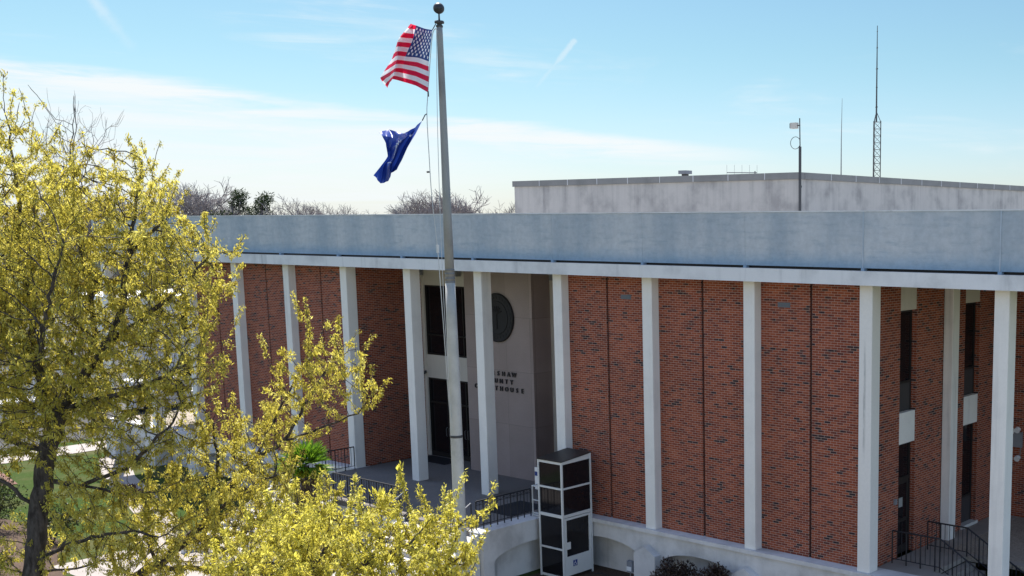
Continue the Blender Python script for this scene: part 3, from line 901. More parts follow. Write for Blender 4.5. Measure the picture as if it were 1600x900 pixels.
# soffit, cornice strip, roof band
MB().box(XL + .02, XR - .02, -0.33, 40, Z1, Z1 + .10).build('soffit', M['header'], court)
st = MB(); st.box(XL, XR, -0.36, -0.332, Z1 - .012, 8.37)
st.box(XL + .02, XR - .02, -0.331, -0.05, 8.345, 8.365)
st.build('cornice', M['strip'], court)
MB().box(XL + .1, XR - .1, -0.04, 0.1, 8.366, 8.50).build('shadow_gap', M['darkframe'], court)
for t in range(TL, TR):
    x0 = cx(t) + .2 + .003; x1 = cx(t + 1) + .2 - .003
    if t == TL: x0 = XL + .12
    if t == TR - 1: x1 = XR - .12
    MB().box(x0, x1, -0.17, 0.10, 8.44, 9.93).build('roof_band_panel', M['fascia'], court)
    MB().box(x0 - .05, x0 + .05, -0.20, -.05, 8.367, 8.438).build('bracket', M['fascia'], court)
for t in (6, 7): MB().box(cx(t) + .2 - .018, cx(t) + .2 + .018, -0.182, -0.172, 8.44, 9.93).build('joint_cover', M['bandedge'], court)
MB().box(XL + .10, XR - .10, -0.185, 0.14, 9.932, 9.965).build('roof_band_cap', M['strip'], court)
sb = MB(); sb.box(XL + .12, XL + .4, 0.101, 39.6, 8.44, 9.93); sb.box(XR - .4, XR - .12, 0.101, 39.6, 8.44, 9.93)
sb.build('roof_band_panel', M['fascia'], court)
MB().box(XL + .4, XR - .4, 0.11, 39.8, 8.367, 8.46).build('roof', M['roof'], court)
# core behind the recesses
MB().box(-15.4, 31.5, 8.61, 39.5, GZ, Z1 - .004).build('rear_block', M['brick'], court)

# upper storey set back on the roof
px0, px1, py0, py1, pz = -1.99, 14.35, 10.70, 33.0, 11.33
up = MB().box(px0, px1, py0, py1, 8.462, pz).build('upper_storey', M['upper'], court)
cp = MB()
seg = 1.85
x = px0 - .07
while x < px1:
    x2 = min(x + seg, px1 + .07)
    cp.box(x + .008, x2 - .008, py0 - .07, py0 + .3, pz + .002, pz + .26); x = x2
y = py0 + .3
while y < py1:
    y2 = min(y + seg, py1)
    cp.box(px1 - .3, px1 + .07, y + .008, y2 - .008, pz + .002, pz + .26); y = y2
cp.box(px0 - .07, px0 + .3, py0 + .31, py1, pz + .002, pz + .26)
cp.build('coping', M['coping'], up)
jb = MB()
for k in range(1, 9): jb.box(px0 - .07 + seg * k - .014, px0 - .07 + seg * k + .014, py0 - .078, py0 - .071, pz + .002, pz + .26)
for k in range(1, 12): jb.box(px1 + .071, px1 + .078, py0 + .3 + seg * k - .014, py0 + .3 + seg * k + .014, pz + .002, pz + .26)
jb.build('coping_joint', M['strip'], up)
MB().box(px0 + .31, px1 - .31, py0 + .31, py1 - .02, pz + .002, pz + .05).build('upper_roof', M['roof'], up)
ck = MB()
ck.box(px1 + .002, px1 + .008, 14.9, 14.93, 8.47, 9.9)
ck.build('joint_line', M['darkframe'], up)

# porch terrace and two flights of steps
tf = MB().box(0.44, 11.715, -3.60, 3.66, -0.16, 0.0)
tf.build('porch_floor', M['floor'], court)
ring = [(-3.6, GZ - .1)] + [(-3.18, GZ - .1)] + [(-1.62 - 1.56 * math.cos(math.pi * k / 18), -1.05 + .40 * math.sin(math.pi * k / 18)) for k in range(19)] + [(-0.06, GZ - .1), (-0.052, GZ - .1), (-0.052, 0.0), (-3.6, 0.0)]
tw = MB().extr_x(ring, 12.00, 12.35)
tw.box(11.72, 11.998, -3.6, -0.06, GZ - .1, -0.001)
tw.build('porch_wall', M['plinth'], court)
MB().extr_x([(-3.66, .002), (-0.135, .002), (-0.135, .05), (-3.62, .05), (-3.66, .02)], 11.725, 12.375).build('porch_kerb', M['plinth'], court)
MB().box(4.22, 8.48, -3.60, -3.3, GZ - .1, -0.165).build('porch_wall', M['plinth'], court)
MB().box(0.40, 0.62, -3.6, -0.14, GZ - .1, -0.165).build('porch_wall', M['plinth'], court)
MB().box(4.22, 8.48, -3.64, -3.36, 0.002, 0.045).build('porch_kerb', M['floor'], court)
for x0, x1 in ((0.62, 4.2), (8.5, 12.0)):
    stp = MB(); n = 11; rise = 1.8 / n; run = .31
    ring = [(-3.302, GZ - .05), (-3.302, -0.166), (-3.602, -0.166)]
    for k in range(1, n):
        ring += [(-3.602 - run * (k - 1), -rise * k), (-3.602 - run * k, -rise * k)]
    ring += [(-3.602 - run * (n - 1), GZ - .05)]
    stp.extr_x(ring[::-1], x0, x1)
    stp.build('steps', M['concrete'], court)
    for xx in (x0 - .21, x1 + .005):
        MB().extr_x([(-3.64, GZ - .1), (-7.1, GZ - .1), (-7.1, GZ + .25), (-6.6, GZ + .28), (-3.64, -.02)], xx, xx + .2).build('step_cheek', M['plinth'], court)

# right corner porch floor with steps leading down
fl = MB()
fl.box(25.0, XR - .3, 3.12, 8.29, -0.14, -0.004); fl.box(28.7, XR - .3, 0.625, 3.118, -0.14, -0.004)
fl.build('corner_porch_floor', M['aggregate'], court)
fl = MB()
fl.box(24.19, 24.998, 3.12, 8.29, -0.14, 0.002); fl.box(24.19, 25.7, 0.625, 3.118, -0.14, 0.002); fl.box(25.702, 28.698, 0.625, 1.15, -0.14, 0.002)
fl.box(25.0, 28.7, 3.119, 3.42, -0.003, 0.004)
fl.build('corner_porch_landing', M['landing'], court)
stp = MB()
for k in range(9): stp.box(25.702 + .32 * k, 26.02 + .32 * k, 1.152, 3.117, GZ, -0.17 * (k + 1))
stp.build('corner_steps', M['landing'], court)
fl = MB().box(XL + .3, -11.8, 0.625, 8.29, -0.14, -0.002).build('corner_porch_floor', M['aggregate'], court)
# ---------------------------------------------------------------- iron railings
def lerp3(a, b, t): return tuple(a[i] + (b[i] - a[i]) * t for i in range(3))
def railing(name, label, cat, pts, height, post_at, spacing=0.13, ornate=False, group=None, mat='iron', base=None, toprad=.024):
    """pts: floor-level path; posts at the given path indices / fractions"""
    P = [Vector(p) for p in pts]
    root = thing(name, tuple(P[0]), label, cat, group)
    up = Vector((0, 0, 1))
    MB().tube([p + up * height for p in P], toprad, 6).build('top_rail', M[mat], root)
    MB().tube([p + up * .14 for p in P], .014, 6).build('bottom_rail', M[mat], root)
    if ornate:
        mb = MB()
        mb.tube([p + up * (height - .13) for p in P], .009, 5)
        for i in range(len(P) - 1):
            L = (P[i + 1] - P[i]).length; n = max(1, int(round(L / .30)))
            for k in range(n):
                a = P[i].lerp(P[i + 1], k / n); b = P[i].lerp(P[i + 1], (k + 1) / n)
                mb.tube([a + up * (height - .02), a.lerp(b, .25) + up * (height - .09), a.lerp(b, .5) + up * (height - .115), a.lerp(b, .75) + up * (height - .09), b + up * (height - .02)], .008, 5)
        mb.build('scroll_band', M[mat], root)
    for i in range(len(P) - 1):
        L = (P[i + 1] - P[i]).length; n = max(1, int(round(L / spacing)))
        for k in range(n + 1):
            if k == n and i < len(P) - 2: continue
            p = P[i].lerp(P[i + 1], k / n)
            big = (k % post_at == 0)
            if big: MB().tube([p + up * 0.0, p + up * height], .021, 6).build('post', M[mat], root)
            else: MB().tube([p + up * .14, p + up * (height - .01)], .010, 5).build('baluster', M[mat], root)
    return root
railing('iron_railing', "black scrolled iron railing on the porch edge beside the glass lift tower", 'railing', [(11.95, -3.5, .05), (11.95, -1.25, .05)], .92, 2, .145, True, 'black iron railings')
railing('iron_railing', "black iron railing along the porch front between the two flights of steps", 'railing', [(4.26, -3.5, .045), (8.46, -3.5, .045)], .88, 3, .14, False, 'black iron railings')
railing('iron_railing', "short black iron railing at the far left end of the porch, beside a white column", 'railing', [(0.52, -3.5, .002), (0.52, -0.15, .002)], .90, 3, .14, False, 'black iron railings')
def stair_rail(x, label):
    root = thing('stair_railing', (x, -3.62, 0), label, 'railing', 'stair handrails of the porch')
    a = Vector((x, -3.62, 0)); b = Vector((x, -6.6, -1.64)); up = Vector((0, 0, 1))
    MB().tube([a + up * .92, b + up * .92, b + up * .80 + Vector((0, -.25, 0))], .028, 6).build('handrail', M['galv'], root)
    MB().tube([a + up * .16, b + up * .16], .014, 6).build('bottom_rail', M['iron'], root)
    for k in range(13):
        p = a.lerp(b, k / 12)
        if k % 4 == 0: MB().tube([p - up * .08, p + up * .92], .02, 6).build('post', M['iron'], root)
        else: MB().tube([p + up * .16, p + up * .91], .010, 5).build('baluster', M['iron'], root)
stair_rail(8.62, "sloping handrail down the right flight of steps, joining the front railing")
stair_rail(4.12, "sloping handrail of the left flight of porch steps, beside the palm")
stair_rail(11.86, "sloping handrail at the right edge of the porch steps, just behind the flagpole")
def slope_rail(y, x0, x1, x2, z2, h, label):
    P = [Vector((x0, y, .004)), Vector((x1, y, .004)), Vector((x2, y, z2))]
    return railing('iron_railing', label, 'railing', P, h, 3, .15, False, 'railings at the side door')
slope_rail(1.22, 24.32, 25.85, 28.1, -1.30, .96, "nearer of the two black railings at the side door, sloping down with the steps")
slope_rail(3.06, 24.45, 25.75, 28.1, -1.35, .86, "farther of the two black railings at the side door, running past the engaged column")

# ---------------------------------------------------------------- platform lift
LX0, LX1, LY0, LY1, LZ0, LZ1 = 12.56, 13.68, -1.46, -0.145, GZ, 2.08
lift = thing('platform_lift', (13.12, -0.85, GZ), "tall dark glass wheelchair lift tower with white frame beside the porch", 'wheelchair lift')
pw = .058
fr = MB()
for (x, y, zt) in ((LX0, LY0, LZ1), (LX1 - pw, LY0, LZ1), (LX0, LY1 - pw, LZ1 + .12), (LX1 - pw, LY1 - pw, LZ1 + .12)):
    fr.box(x, x + pw, y, y + pw, LZ0, zt)
rows = [(-1.78, -1.70), (-0.83, -0.77), (0.24, 0.34), (1.17, 1.23), (LZ1 - .085, LZ1 - .002)]
for a, b in rows:
    fr.box(LX0 + pw + .001, LX1 - pw - .001, LY0 + .008, LY0 + .06, a, b)
    fr.box(LX0 + .008, LX0 + .06, LY0 + pw + .001, LY1 - pw - .001, a, b)
for a, b in (rows[2], rows[3]):
    fr.box(LX1 - .06, LX1 - .008, LY0 + pw + .001, LY1 - pw - .001, a, b)
fr.add([(LX1 - .06, LY0 + pw, LZ1 - .085), (LX1 - .06, LY1 - pw, LZ1 - .06), (LX1 - .06, LY1 - pw, LZ1 + .11), (LX1 - .06, LY0 + pw, LZ1 - .002),
        (LX1 - .01, LY0 + pw, LZ1 - .085), (LX1 - .01, LY1 - pw, LZ1 - .06), (LX1 - .01, LY1 - pw, LZ1 + .11), (LX1 - .01, LY0 + pw, LZ1 - .002)],
       [(0, 3, 2, 1), (4, 5, 6, 7), (0, 1, 5, 4), (3, 7, 6, 2), (1, 2, 6, 5), (0, 4, 7, 3)])
fr.build('frame', M['liftwhite'], lift)
for i in range(4):
    a, b = rows[i][1] + .001, rows[i + 1][0] - .001
    MB().box(LX0 + pw + .001, LX1 - pw - .001, LY0 + .030, LY0 + .042, a, b).build('pane', M['glass'], lift)
    MB().box(LX0 + .030, LX0 + .042, LY0 + pw + .001, LY1 - pw - .001, a, b).build('pane', M['glass'], lift)
for i in (2, 3):
    a, b = rows[i][1] + .001, rows[i + 1][0] - .001
    MB().box(LX1 - .042, LX1 - .030, LY0 + pw + .001, LY1 - pw - .001, a, b).build('pane', M['glass'], lift)
MB().box(LX0 + .03, LX1 - .03, LY1 - .06, LY1 - .03, LZ0, LZ1).build('back_panel', M['panel'], lift)
# lower door in the right face
dy0, dy1 = LY0 + pw + .012, LY1 - pw - .012
dr = MB()
dr.box(LX1 - .055, LX1 - .005, dy0, dy1, -1.70, -1.06); dr.box(LX1 - .055, LX1 - .005, dy0, dy0 + .09, -1.059, .22); dr.box(LX1 - .055, LX1 - .005, dy1 - .09, dy1, -1.059, .22)
dr.box(LX1 - .055, LX1 - .005, dy0 + .091, dy1 - .091, .15, .22)
dr = dr.build('door', M['liftwhite'], lift)
MB().box(LX1 - .04, LX1 - .03, dy0 + .091, dy1 - .091, -1.059, .149).build('pane', M['glass'], dr)
MB().box(LX1 + .0, LX1 + .035, dy0 + .02, dy0 + .22, -0.80, -0.57).build('call_box', M['liftwhite'], dr)
sg = MB().box(LX1 - .004, LX1 + .003, dy0 + .34, dy0 + .52, -1.42, -1.22).build('access_sign', M['bluesign'], dr)
sy, szz, sxx = dy0 + .43, -1.32, LX1 + .006
wc = MB()
wc.lathe([(0.0, 0), (.001, 0)], 0, 0, 3)
wc = MB()
def disc(y, z, r): 
    n = 12
    wc.add([(sxx, y + r * math.cos(2 * math.pi * k / n), z + r * math.sin(2 * math.pi * k / n)) for k in range(n)], [tuple(range(n))])
disc(sy - .012, szz + .070, .014)
wc.tube([(sxx, sy - .012, szz + .052), (sxx, sy - .006, szz - .004), (sxx, sy + .034, szz - .006), (sxx, sy + .046, szz - .062), (sxx, sy + .064, szz - .058)], .008, 5)
wc.tube([(sxx, sy - .01, szz + .03), (sxx, sy + .024, szz + .028)], .007, 5)
wc.tube([(sxx, sy - .014 + .05 * math.cos(R(a)), szz - .028 + .05 * math.sin(R(a))) for a in range(110, 345, 15)], .007, 5)
wc.build('wheelchair_symbol', M['signwhite'], sg)
rf = MB()
rz = [(LX0 - .01, LY0 - .02, LZ1 + .002), (LX1 + .01, LY0 - .02, LZ1 + .002), (LX1 + .01, LY1 + .02, LZ1 + .135), (LX0 - .01, LY1 + .02, LZ1 + .135)]
rf.add(rz + [(x, y, z + .02) for x, y, z in rz], [(3, 2, 1, 0), (4, 5, 6, 7), (0, 1, 5, 4), (1, 2, 6, 5), (2, 3, 7, 6), (3, 0, 4, 7)])
rf.build('roof', M['darkframe'], lift)
gt = MB()
for z in (.04, .12, .55, 1.02): gt.tube([(11.98, -1.2, z + .05), (12.55, -1.2, z + .05)], .022, 6)
gt.tube([(12.0, -1.2, .05), (12.0, -1.2, 1.09)], .024, 6)
gt.tube([(12.0, -1.2, 1.07), (12.0, -0.3, 1.07)], .020, 6); gt.tube([(12.0, -.3, .05), (12.0, -.3, 1.07)], .022, 6)
gt.build('landing_gate', M['liftwhite'], lift)

pst = thing('control_post', (11.98, -0.95, 0.0), "slim white and blue sign post on the porch at the left of the lift", 'sign post')
MB().tube([(11.98, -.95, .051), (11.98, -.95, .92)], .02, 6).build('post', M['galvdark'], pst)
sgn = MB().box(11.89, 12.07, -.98, -.955, .90, 1.64).build('sign_plate', M['signwhite'], pst)
MB().box(11.90, 12.06, -.986, -.981, 1.36, 1.50).build('blue_band', M['bluesign'], sgn)

def mat_obj(label, x0, x1, y0, y1):
    tag(MB().cbox(x0, x1, y0, y1, .002, .016, .03).build('doormat', M['rubber']), label, 'doormat', 'rubber mats on the porch')
mat_obj("black rubber mat on the porch floor in front of the dark entrance doors", 0.75, 2.7, 2.45, 3.36)
mat_obj("black rubber mat on the porch floor behind the scrolled railing near the lift", 9.9, 11.3, -1.6, 0.1)

fx = thing('security_light', (0.50, 3.43, 3.5), "small twin head security light on the pale panel above the entrance door", 'wall light')
MB().box(.46, .54, 3.40, 3.458, 3.46, 3.58).build('bracket', M['galvdark'], fx)
for s in (-.09, .09):
    MB().tube([(.5, 3.40, 3.53), (.5 + s * .6, 3.34, 3.53), (.5 + s * 1.3, 3.24, 3.49)], [.02, .045, .06], 8).build('lamp_head', M['galvdark'], fx)
fx = thing('security_light', (26.0, 8.20, 2.7), "white twin flood light on the brick wall at the right edge, behind the free column", 'wall light')
MB().box(24.72, 25.05, 8.18, 8.297, 2.35, 2.85).build('housing', M['greybox'], fx)
for x, z in ((24.78, 2.90), (24.98, 2.96), (25.0, 2.02)):
    MB().tube([(x, 8.18, z), (x, 8.05, z + .02), (x, 7.96, z - .02)], [.05, .085, .10], 10).build('lamp_head', M['signwhite'], fx)
MB().tube([(25.0, 8.25, 2.34), (25.0, 8.22, 2.05)], .015, 6).build('conduit', M['galv'], fx)
fx = thing('intercom', (24.2, 1.55, 1.7), "small pale intercom box on the brick beside the side door", 'intercom')
MB().box(24.182, 24.25, 1.49, 1.59, 1.64, 1.80).build('housing', M['greybox'], fx)
MB().box(24.251, 24.256, 1.50, 1.58, 1.72, 1.78).build('speaker_grille', M['greybox'], fx)

ob = thing('outdoor_outlet', (15.5, -.30, GZ), "small grey electrical outlet box on a post in the arched niche beside the lift", 'outlet box')
MB().tube([(15.5, -.30, GZ - .02), (15.5, -.30, -1.45)], .02, 6).build('post', M['galv'], ob)
MB().cbox(15.38, 15.62, -.36, -.22, -1.46, -1.10, .02).build('box', M['greybox'], ob)
MB().box(15.40, 15.60, -.372, -.362, -1.42, -1.28).build('cover', M['signwhite'], ob)
rr = random.Random(4)
pts = [(15.45 - .17 * k, -.33 + .09 * math.sin(k * 1.1) + rr.uniform(-.04, .04), GZ + .02 + (.25 * max(0, 1 - k / 2.0))) for k in range(11)]
tag(MB().tube(pts, .012, 5).build('power_cable', M['iron']), "black power cable lying on the mulch between outlet box and lift", 'cable')

# ---------------------------------------------------------------- flagpole, halyard, flags
PX, PY = 15.989, -7.296
pole = thing('flagpole', (PX, PY, GZ), "tall weathered aluminium flagpole with a dark ball on top, in front of the courthouse", 'flagpole')
prof = [(.30, GZ), (.30, GZ + .03), (.22, GZ + .10), (.158, GZ + .16), (.156, 4.0), (.150, 5.5), (.135, 7.2), (.122, 8.12)]
prof2 = [(.1195, 8.121), (.10, 10.5), (.086, 12.6), (.074, 14.3), (.072, 14.50)]
MB().lathe(prof, PX, PY, 28).build('lower_shaft', M['alu'], pole, True)
MB().lathe(prof2, PX, PY, 28).build('upper_shaft', M['aludark'], pole, True)
MB().lathe([(.1575, 4.03), (.162, 4.04), (.162, 4.09), (.1575, 4.10)], PX, PY, 28).build('joint_ring', M['galvdark'], pole, True)
for z in (8.12, 8.22, 8.34, 8.44):
    r = .128 - (z - 7.9) * .0125 + .0015
    MB().lathe([(r - .004, z - .018), (r + .002, z - .012), (r + .002, z + .012), (r - .004, z + .018)], PX, PY, 28).build('band', M['galv'], pole, True)
MB().lathe([(.05, 14.49), (.085, 14.50), (.085, 14.54), (.06, 14.56), (.06, 14.58), (.115, 14.59), (.12, 14.62), (.11, 14.65), (.03, 14.66), (.022, 14.70), (.018, 14.84)], PX, PY, 20).build('truck', M['galvdark'], pole, True)
MB().lathe([(.136 * math.sin(math.pi * k / 14) + .0005, 14.955 - .136 * math.cos(math.pi * k / 14)) for k in range(15)], PX, PY, 24).build('ball', M['ball'], pole, True)
hy = MB()
def smooth_path(P, n=8):
    P = [Vector(p) for p in P]; out = []
    for i in range(len(P) - 1):
        p0 = P[max(i - 1, 0)]; p1 = P[i]; p2 = P[i + 1]; p3 = P[min(i + 2, len(P) - 1)]
        for k in range(n):
            t = k / n
            out.append(0.5 * ((2 * p1) + (p2 - p0) * t + (2 * p0 - 5 * p1 + 4 * p2 - p3) * t * t + (3 * p1 - p0 - 3 * p2 + p3) * t ** 3))
    out.append(P[-1]); return out
ROPE.append((15.99, PY - .17, 0.2)); ROPE2.append((15.99, PY - .17, 0.1))
MB().tube(smooth_path(ROPE), .0105, 5).build('halyard', M['rope'], pole)
MB().tube(smooth_path(ROPE2), .008, 5).build('halyard', M['rope'], pole)
MB().tube([(PX - .05, PY - .16, .05), (PX, PY - .20, .15), (PX + .05, PY - .16, .25)], .025, 6).build('cleat', M['galv'], pole)
c0 = Vector(CLIP[0]); MB().tube([c0 + Vector((-.03, 0, .0)), c0 + Vector((.04, 0, 0))], .025, 6).build('snap_hook', M['galvdark'], pole)
c1 = Vector(CLIP[1]); MB().cbox(c1.x - .035, c1.x + .035, c1.y - .03, c1.y + .03, c1.z - .11, c1.z + .09, .01).build('pulley', M['liftwhite'], pole)
c2 = Vector(CLIP[2]); MB().tube([c2 + Vector((.03, .03, .03)), c2, Vector(SC_NET[0][0])], .014, 6).build('snap_hook', M['galvdark'], pole)
c3 = Vector(US_NET[4][0]); MB().tube([c3 + Vector((.0, 0, .03)), c3 + Vector((.0, 0, -.10))], .02, 6).build('snap_hook', M['galvdark'], pole)
MB().tube([Vector(US_NET[0][0]), Vector((PX - .02, PY - .1, 14.56))], .012, 6).build('snap_hook', M['galvdark'], pole)

def catmull(vals, t):
    n = len(vals) - 1; x = min(t * n, n - 1e-6); i = int(x); f = x - i
    p0 = vals[max(i - 1, 0)]; p1 = vals[i]; p2 = vals[i + 1]; p3 = vals[min(i + 2, n)]
    return 0.5 * (2 * p1 + (p2 - p0) * f + (2 * p0 - 5 * p1 + 4 * p2 - p3) * f * f + (3 * p1 - p0 - 3 * p2 + p3) * f ** 3)
def interp_knots(knots, u):
    for i in range(len(knots) - 1):
        if u <= knots[i + 1] or i == len(knots) - 2:
            return (i + (u - knots[i]) / (knots[i + 1] - knots[i])) / (len(knots) - 1)
def lin(vals, t):
    n = len(vals) - 1; x = min(t * n, n - 1e-6); i = int(x)
    return vals[i] + (vals[i + 1] - vals[i]) * (x - i)
def flag_object(name, net, uk, vk, mat, label, nu=72, nv=48, ripple=.012, seed=1, crease=.65):
    net = np.array(net)
    rows = [[Vector(p) for p in r] for r in net]
    vs = []; uvs = []
    org = rows[0][0].copy()
    for j in range(nv + 1):
        v = j / nv; tv = interp_knots(vk, v)
        for i in range(nu + 1):
            u = i / nu; tu = interp_knots(uk, u)
            p = catmull([catmull(r, tu) for r in rows], tv) * (1 - crease) + lin([lin(r, tu) for r in rows], tv) * crease
            rp = ripple * min(1, u * 5) * (math.sin(u * 23 + v * 9 + seed) + .7 * math.sin(u * 41 - v * 17 + seed * 2))
            vs.append(p + Vector((-.5, .8, 0)) * rp - org); uvs.append((u, 1 - v))
    fs = [(j * (nu + 1) + i, j * (nu + 1) + i + 1, (j + 1) * (nu + 1) + i + 1, (j + 1) * (nu + 1) + i) for j in range(nv) for i in range(nu)]
    me = bpy.data.meshes.new(name); me.from_pydata([tuple(p) for p in vs], [], fs); me.update()
    uvl = me.uv_layers.new(name='UVMap')
    for lp in me.loops: uvl.data[lp.index].uv = uvs[lp.vertex_index]
    me.polygons.foreach_set('use_smooth', [True] * len(me.polygons))
    me.materials.append(mat)
    o = bpy.data.objects.new(name, me); col.objects.link(o); o.location = org
    tag(o, label, 'flag')
    return o
def cloth_finish(nt, b, c, trans=0.45, sheen=.05):
    nt.n.remove(b)
    df = nt.node('ShaderNodeBsdfDiffuse'); nt.put(df.inputs[0], c)
    tr = nt.node('ShaderNodeBsdfTranslucent'); nt.put(tr.inputs[0], c)
    gl = nt.node('ShaderNodeBsdfGlossy'); gl.inputs['Roughness'].default_value = .35
    mx = nt.node('ShaderNodeMixShader'); mx.inputs[0].default_value = trans
    nt.t.links.new(df.outputs[0], mx.inputs[1]); nt.t.links.new(tr.outputs[0], mx.inputs[2])
    m2 = nt.node('ShaderNodeMixShader'); m2.inputs[0].default_value = sheen
    nt.t.links.new(mx.outputs[0], m2.inputs[1]); nt.t.links.new(gl.outputs[0], m2.inputs[2])
    nt.t.links.new(m2.outputs[0], nt.n['Material Output'].inputs[0])
def star_mask(nt, x, y, r):
    """five pointed star around the origin of (x, y)"""
    ang = nt.math('ARCTAN2', x, y)
    k = nt.math('ABSOLUTE', nt.math('SUBTRACT', nt.math('FRACT', nt.math('ADD', nt.math('DIVIDE', ang, 2 * math.pi / 5), 0.5)), 0.5))
    rad = nt.math('SQRT', nt.math('ADD', nt.math('MULTIPLY', x, x), nt.math('MULTIPLY', y, y)))
    lim = nt.math('MULTIPLY', nt.math('SUBTRACT', 1.0, nt.math('MULTIPLY', k, 1.12)), r)
    return nt.math('LESS_THAN', rad, lim)
def us_material():
    m, nt, b = material("stars_and_stripes_cloth")
    uv = nt.sep(nt.node('ShaderNodeUVMap').outputs[0]); u, v = uv[0], uv[1]
    red = nt.math('LESS_THAN', nt.math('FRACT', nt.math('MULTIPLY', nt.math('MULTIPLY', v, 13.0), 0.5)), 0.5)
    stripes = nt.mix(red, (0.84, 0.82, 0.83), (0.72, 0.012, 0.060))
    can = nt.math('MULTIPLY', nt.math('LESS_THAN', u, 0.4), nt.math('GREATER_THAN', v, 6.0 / 13.0))
    gx = nt.math('MULTIPLY', nt.math('DIVIDE', u, 0.4), 12.0)
    gy = nt.math('MULTIPLY', nt.math('DIVIDE', nt.math('SUBTRACT', v, 6.0 / 13.0), 7.0 / 13.0), 10.0)
    ix = nt.math('ROUND', gx); iy = nt.math('ROUND', gy)
    odd = nt.math('LESS_THAN', nt.math('ABSOLUTE', nt.math('SUBTRACT', nt.math('MODULO', nt.math('ADD', ix, iy), 2.0), 0.0)), 0.5)
    inside = nt.math('MULTIPLY', nt.math('MULTIPLY', nt.math('GREATER_THAN', ix, .5), nt.math('LESS_THAN', ix, 11.5)), nt.math('MULTIPLY', nt.math('GREATER_THAN', iy, .5), nt.math('LESS_THAN', iy, 9.5)))
    st = star_mask(nt, nt.math('MULTIPLY', nt.math('SUBTRACT', gx, ix), 1.18), nt.math('SUBTRACT', gy, iy), 0.62)
    st = nt.math('MULTIPLY', nt.math('MULTIPLY', st, odd), inside)
    canton = nt.mix(st, (0.012, 0.060, 0.21), (0.75, 0.78, 0.80))
    cloth_finish(nt, b, nt.mix(can, stripes, canton), .5)
    return m
def sc_material():
    m, nt, b = material("indigo_state_flag_cloth")
    uv = nt.sep(nt.node('ShaderNodeUVMap').outputs[0]); u, v = uv[0], uv[1]
    x = nt.math('MULTIPLY', nt.math('SUBTRACT', u, 0.5), 1.5); y = nt.math('SUBTRACT', v, 0.42)
    trunk = nt.math('MULTIPLY', nt.math('LESS_THAN', nt.math('ABSOLUTE', x), 0.011), nt.math('MULTIPLY', nt.math('GREATER_THAN', y, -0.26), nt.math('LESS_THAN', y, 0.10)))
    y2 = nt.math('SUBTRACT', y, 0.12)
    rad = nt.math('SQRT', nt.math('ADD', nt.math('MULTIPLY', x, x), nt.math('MULTIPLY', y2, y2)))
    ang = nt.math('ARCTAN2', x, y2)
    lim = nt.math('ADD', 0.085, nt.math('MULTIPLY', nt.math('COSINE', nt.math('MULTIPLY', ang, 9.0)), 0.045))
    crown = nt.math('LESS_THAN', rad, lim)
    ground = nt.math('LESS_THAN', nt.math('ADD', nt.math('MULTIPLY', nt.math('MULTIPLY', x, x), 9.0), nt.math('MULTIPLY', nt.math('ADD', y, 0.27), 12.0)), 0.16)
    ground = nt.math('MULTIPLY', ground, nt.math('GREATER_THAN', y, -0.275))
    ground = nt.math('MULTIPLY', ground, nt.math('LESS_THAN', nt.math('ABSOLUTE', x), 0.13))
    cxx = nt.math('MULTIPLY', nt.math('SUBTRACT', u, 0.17), 1.5); cyy = nt.math('SUBTRACT', v, 0.80)
    r1 = nt.math('SQRT', nt.math('ADD', nt.math('MULTIPLY', cxx, cxx), nt.math('MULTIPLY', cyy, cyy)))
    c2y = nt.math('SUBTRACT', cyy, 0.05)
    r2 = nt.math('SQRT', nt.math('ADD', nt.math('MULTIPLY', cxx, cxx), nt.math('MULTIPLY', c2y, c2y)))
    cres = nt.math('MULTIPLY', nt.math('LESS_THAN', r1, 0.075), nt.math('GREATER_THAN', r2, 0.075))
    white = nt.math('MAXIMUM', nt.math('MAXIMUM', trunk, crown), nt.math('MAXIMUM', cres, ground))
    hem = nt.math('LESS_THAN', u, 0.035)
    white = nt.math('MAXIMUM', white, nt.math('MULTIPLY', hem, 0.10))
    cloth_finish(nt, b, nt.mix(white, (0.017, 0.050, 0.30), (0.72, 0.74, 0.78)), .25, .09)
    return m
flag_object('national_flag', US_NET, [0, .2, .4, .66, 1], [0, .27, .54, .77, 1], us_material(), "red, white and blue flag with stars and stripes flying near the top of the flagpole", seed=1)
flag_object('state_flag', SC_NET, [0, .22, .45, .72, 1], [0, .25, .5, .75, .88, 1], sc_material(), "crumpled dark blue flag with a white palm emblem, hanging below the striped flag", ripple=.022, seed=3)

# ---------------------------------------------------------------- rooftop equipment
RZ = pz + .052
cm = thing('roof_camera_mast', (px1 + .1, py0 - .06, 9.6), "thin mast with boxy pale camera and cable loop on the roof storey's corner", 'camera mast')
mx, my = px1 + .13, py0 - .12
MB().tube([(mx, my, 9.35), (mx, my, 12.55)], .055, 8).build('sleeve', M['galvdark'], cm)
MB().tube([(mx, my, 12.55), (mx - .02, my, 13.62)], .022, 8).build('mast', M['galvdark'], cm)
MB().box(mx - .06, mx - .001, my + .0, my + .13, 11.0, 11.08).build('bracket', M['galvdark'], cm)
MB().box(mx - .06, mx - .001, my + .0, my + .13, 9.6, 9.68).build('bracket', M['galvdark'], cm)
hd = MB().cbox(mx - .42, mx - .12, my - .10, my + .10, 13.24, 13.46, .03).build('camera_head', M['header'], cm)
MB().box(mx - .44, mx - .421, my - .08, my + .08, 13.26, 13.44).build('lens_face', M['darkframe'], hd)
MB().tube([(mx - .12, my, 13.35), (mx, my, 13.35)], .025, 6).build('arm', M['galvdark'], cm)
MB().tube([(mx - .22 + .23 * math.cos(a), my, 12.70 + .23 * math.sin(a)) for a in np.linspace(0, 2 * math.pi, 25)], .012, 5).build('cable_loop', M['galvdark'], cm)

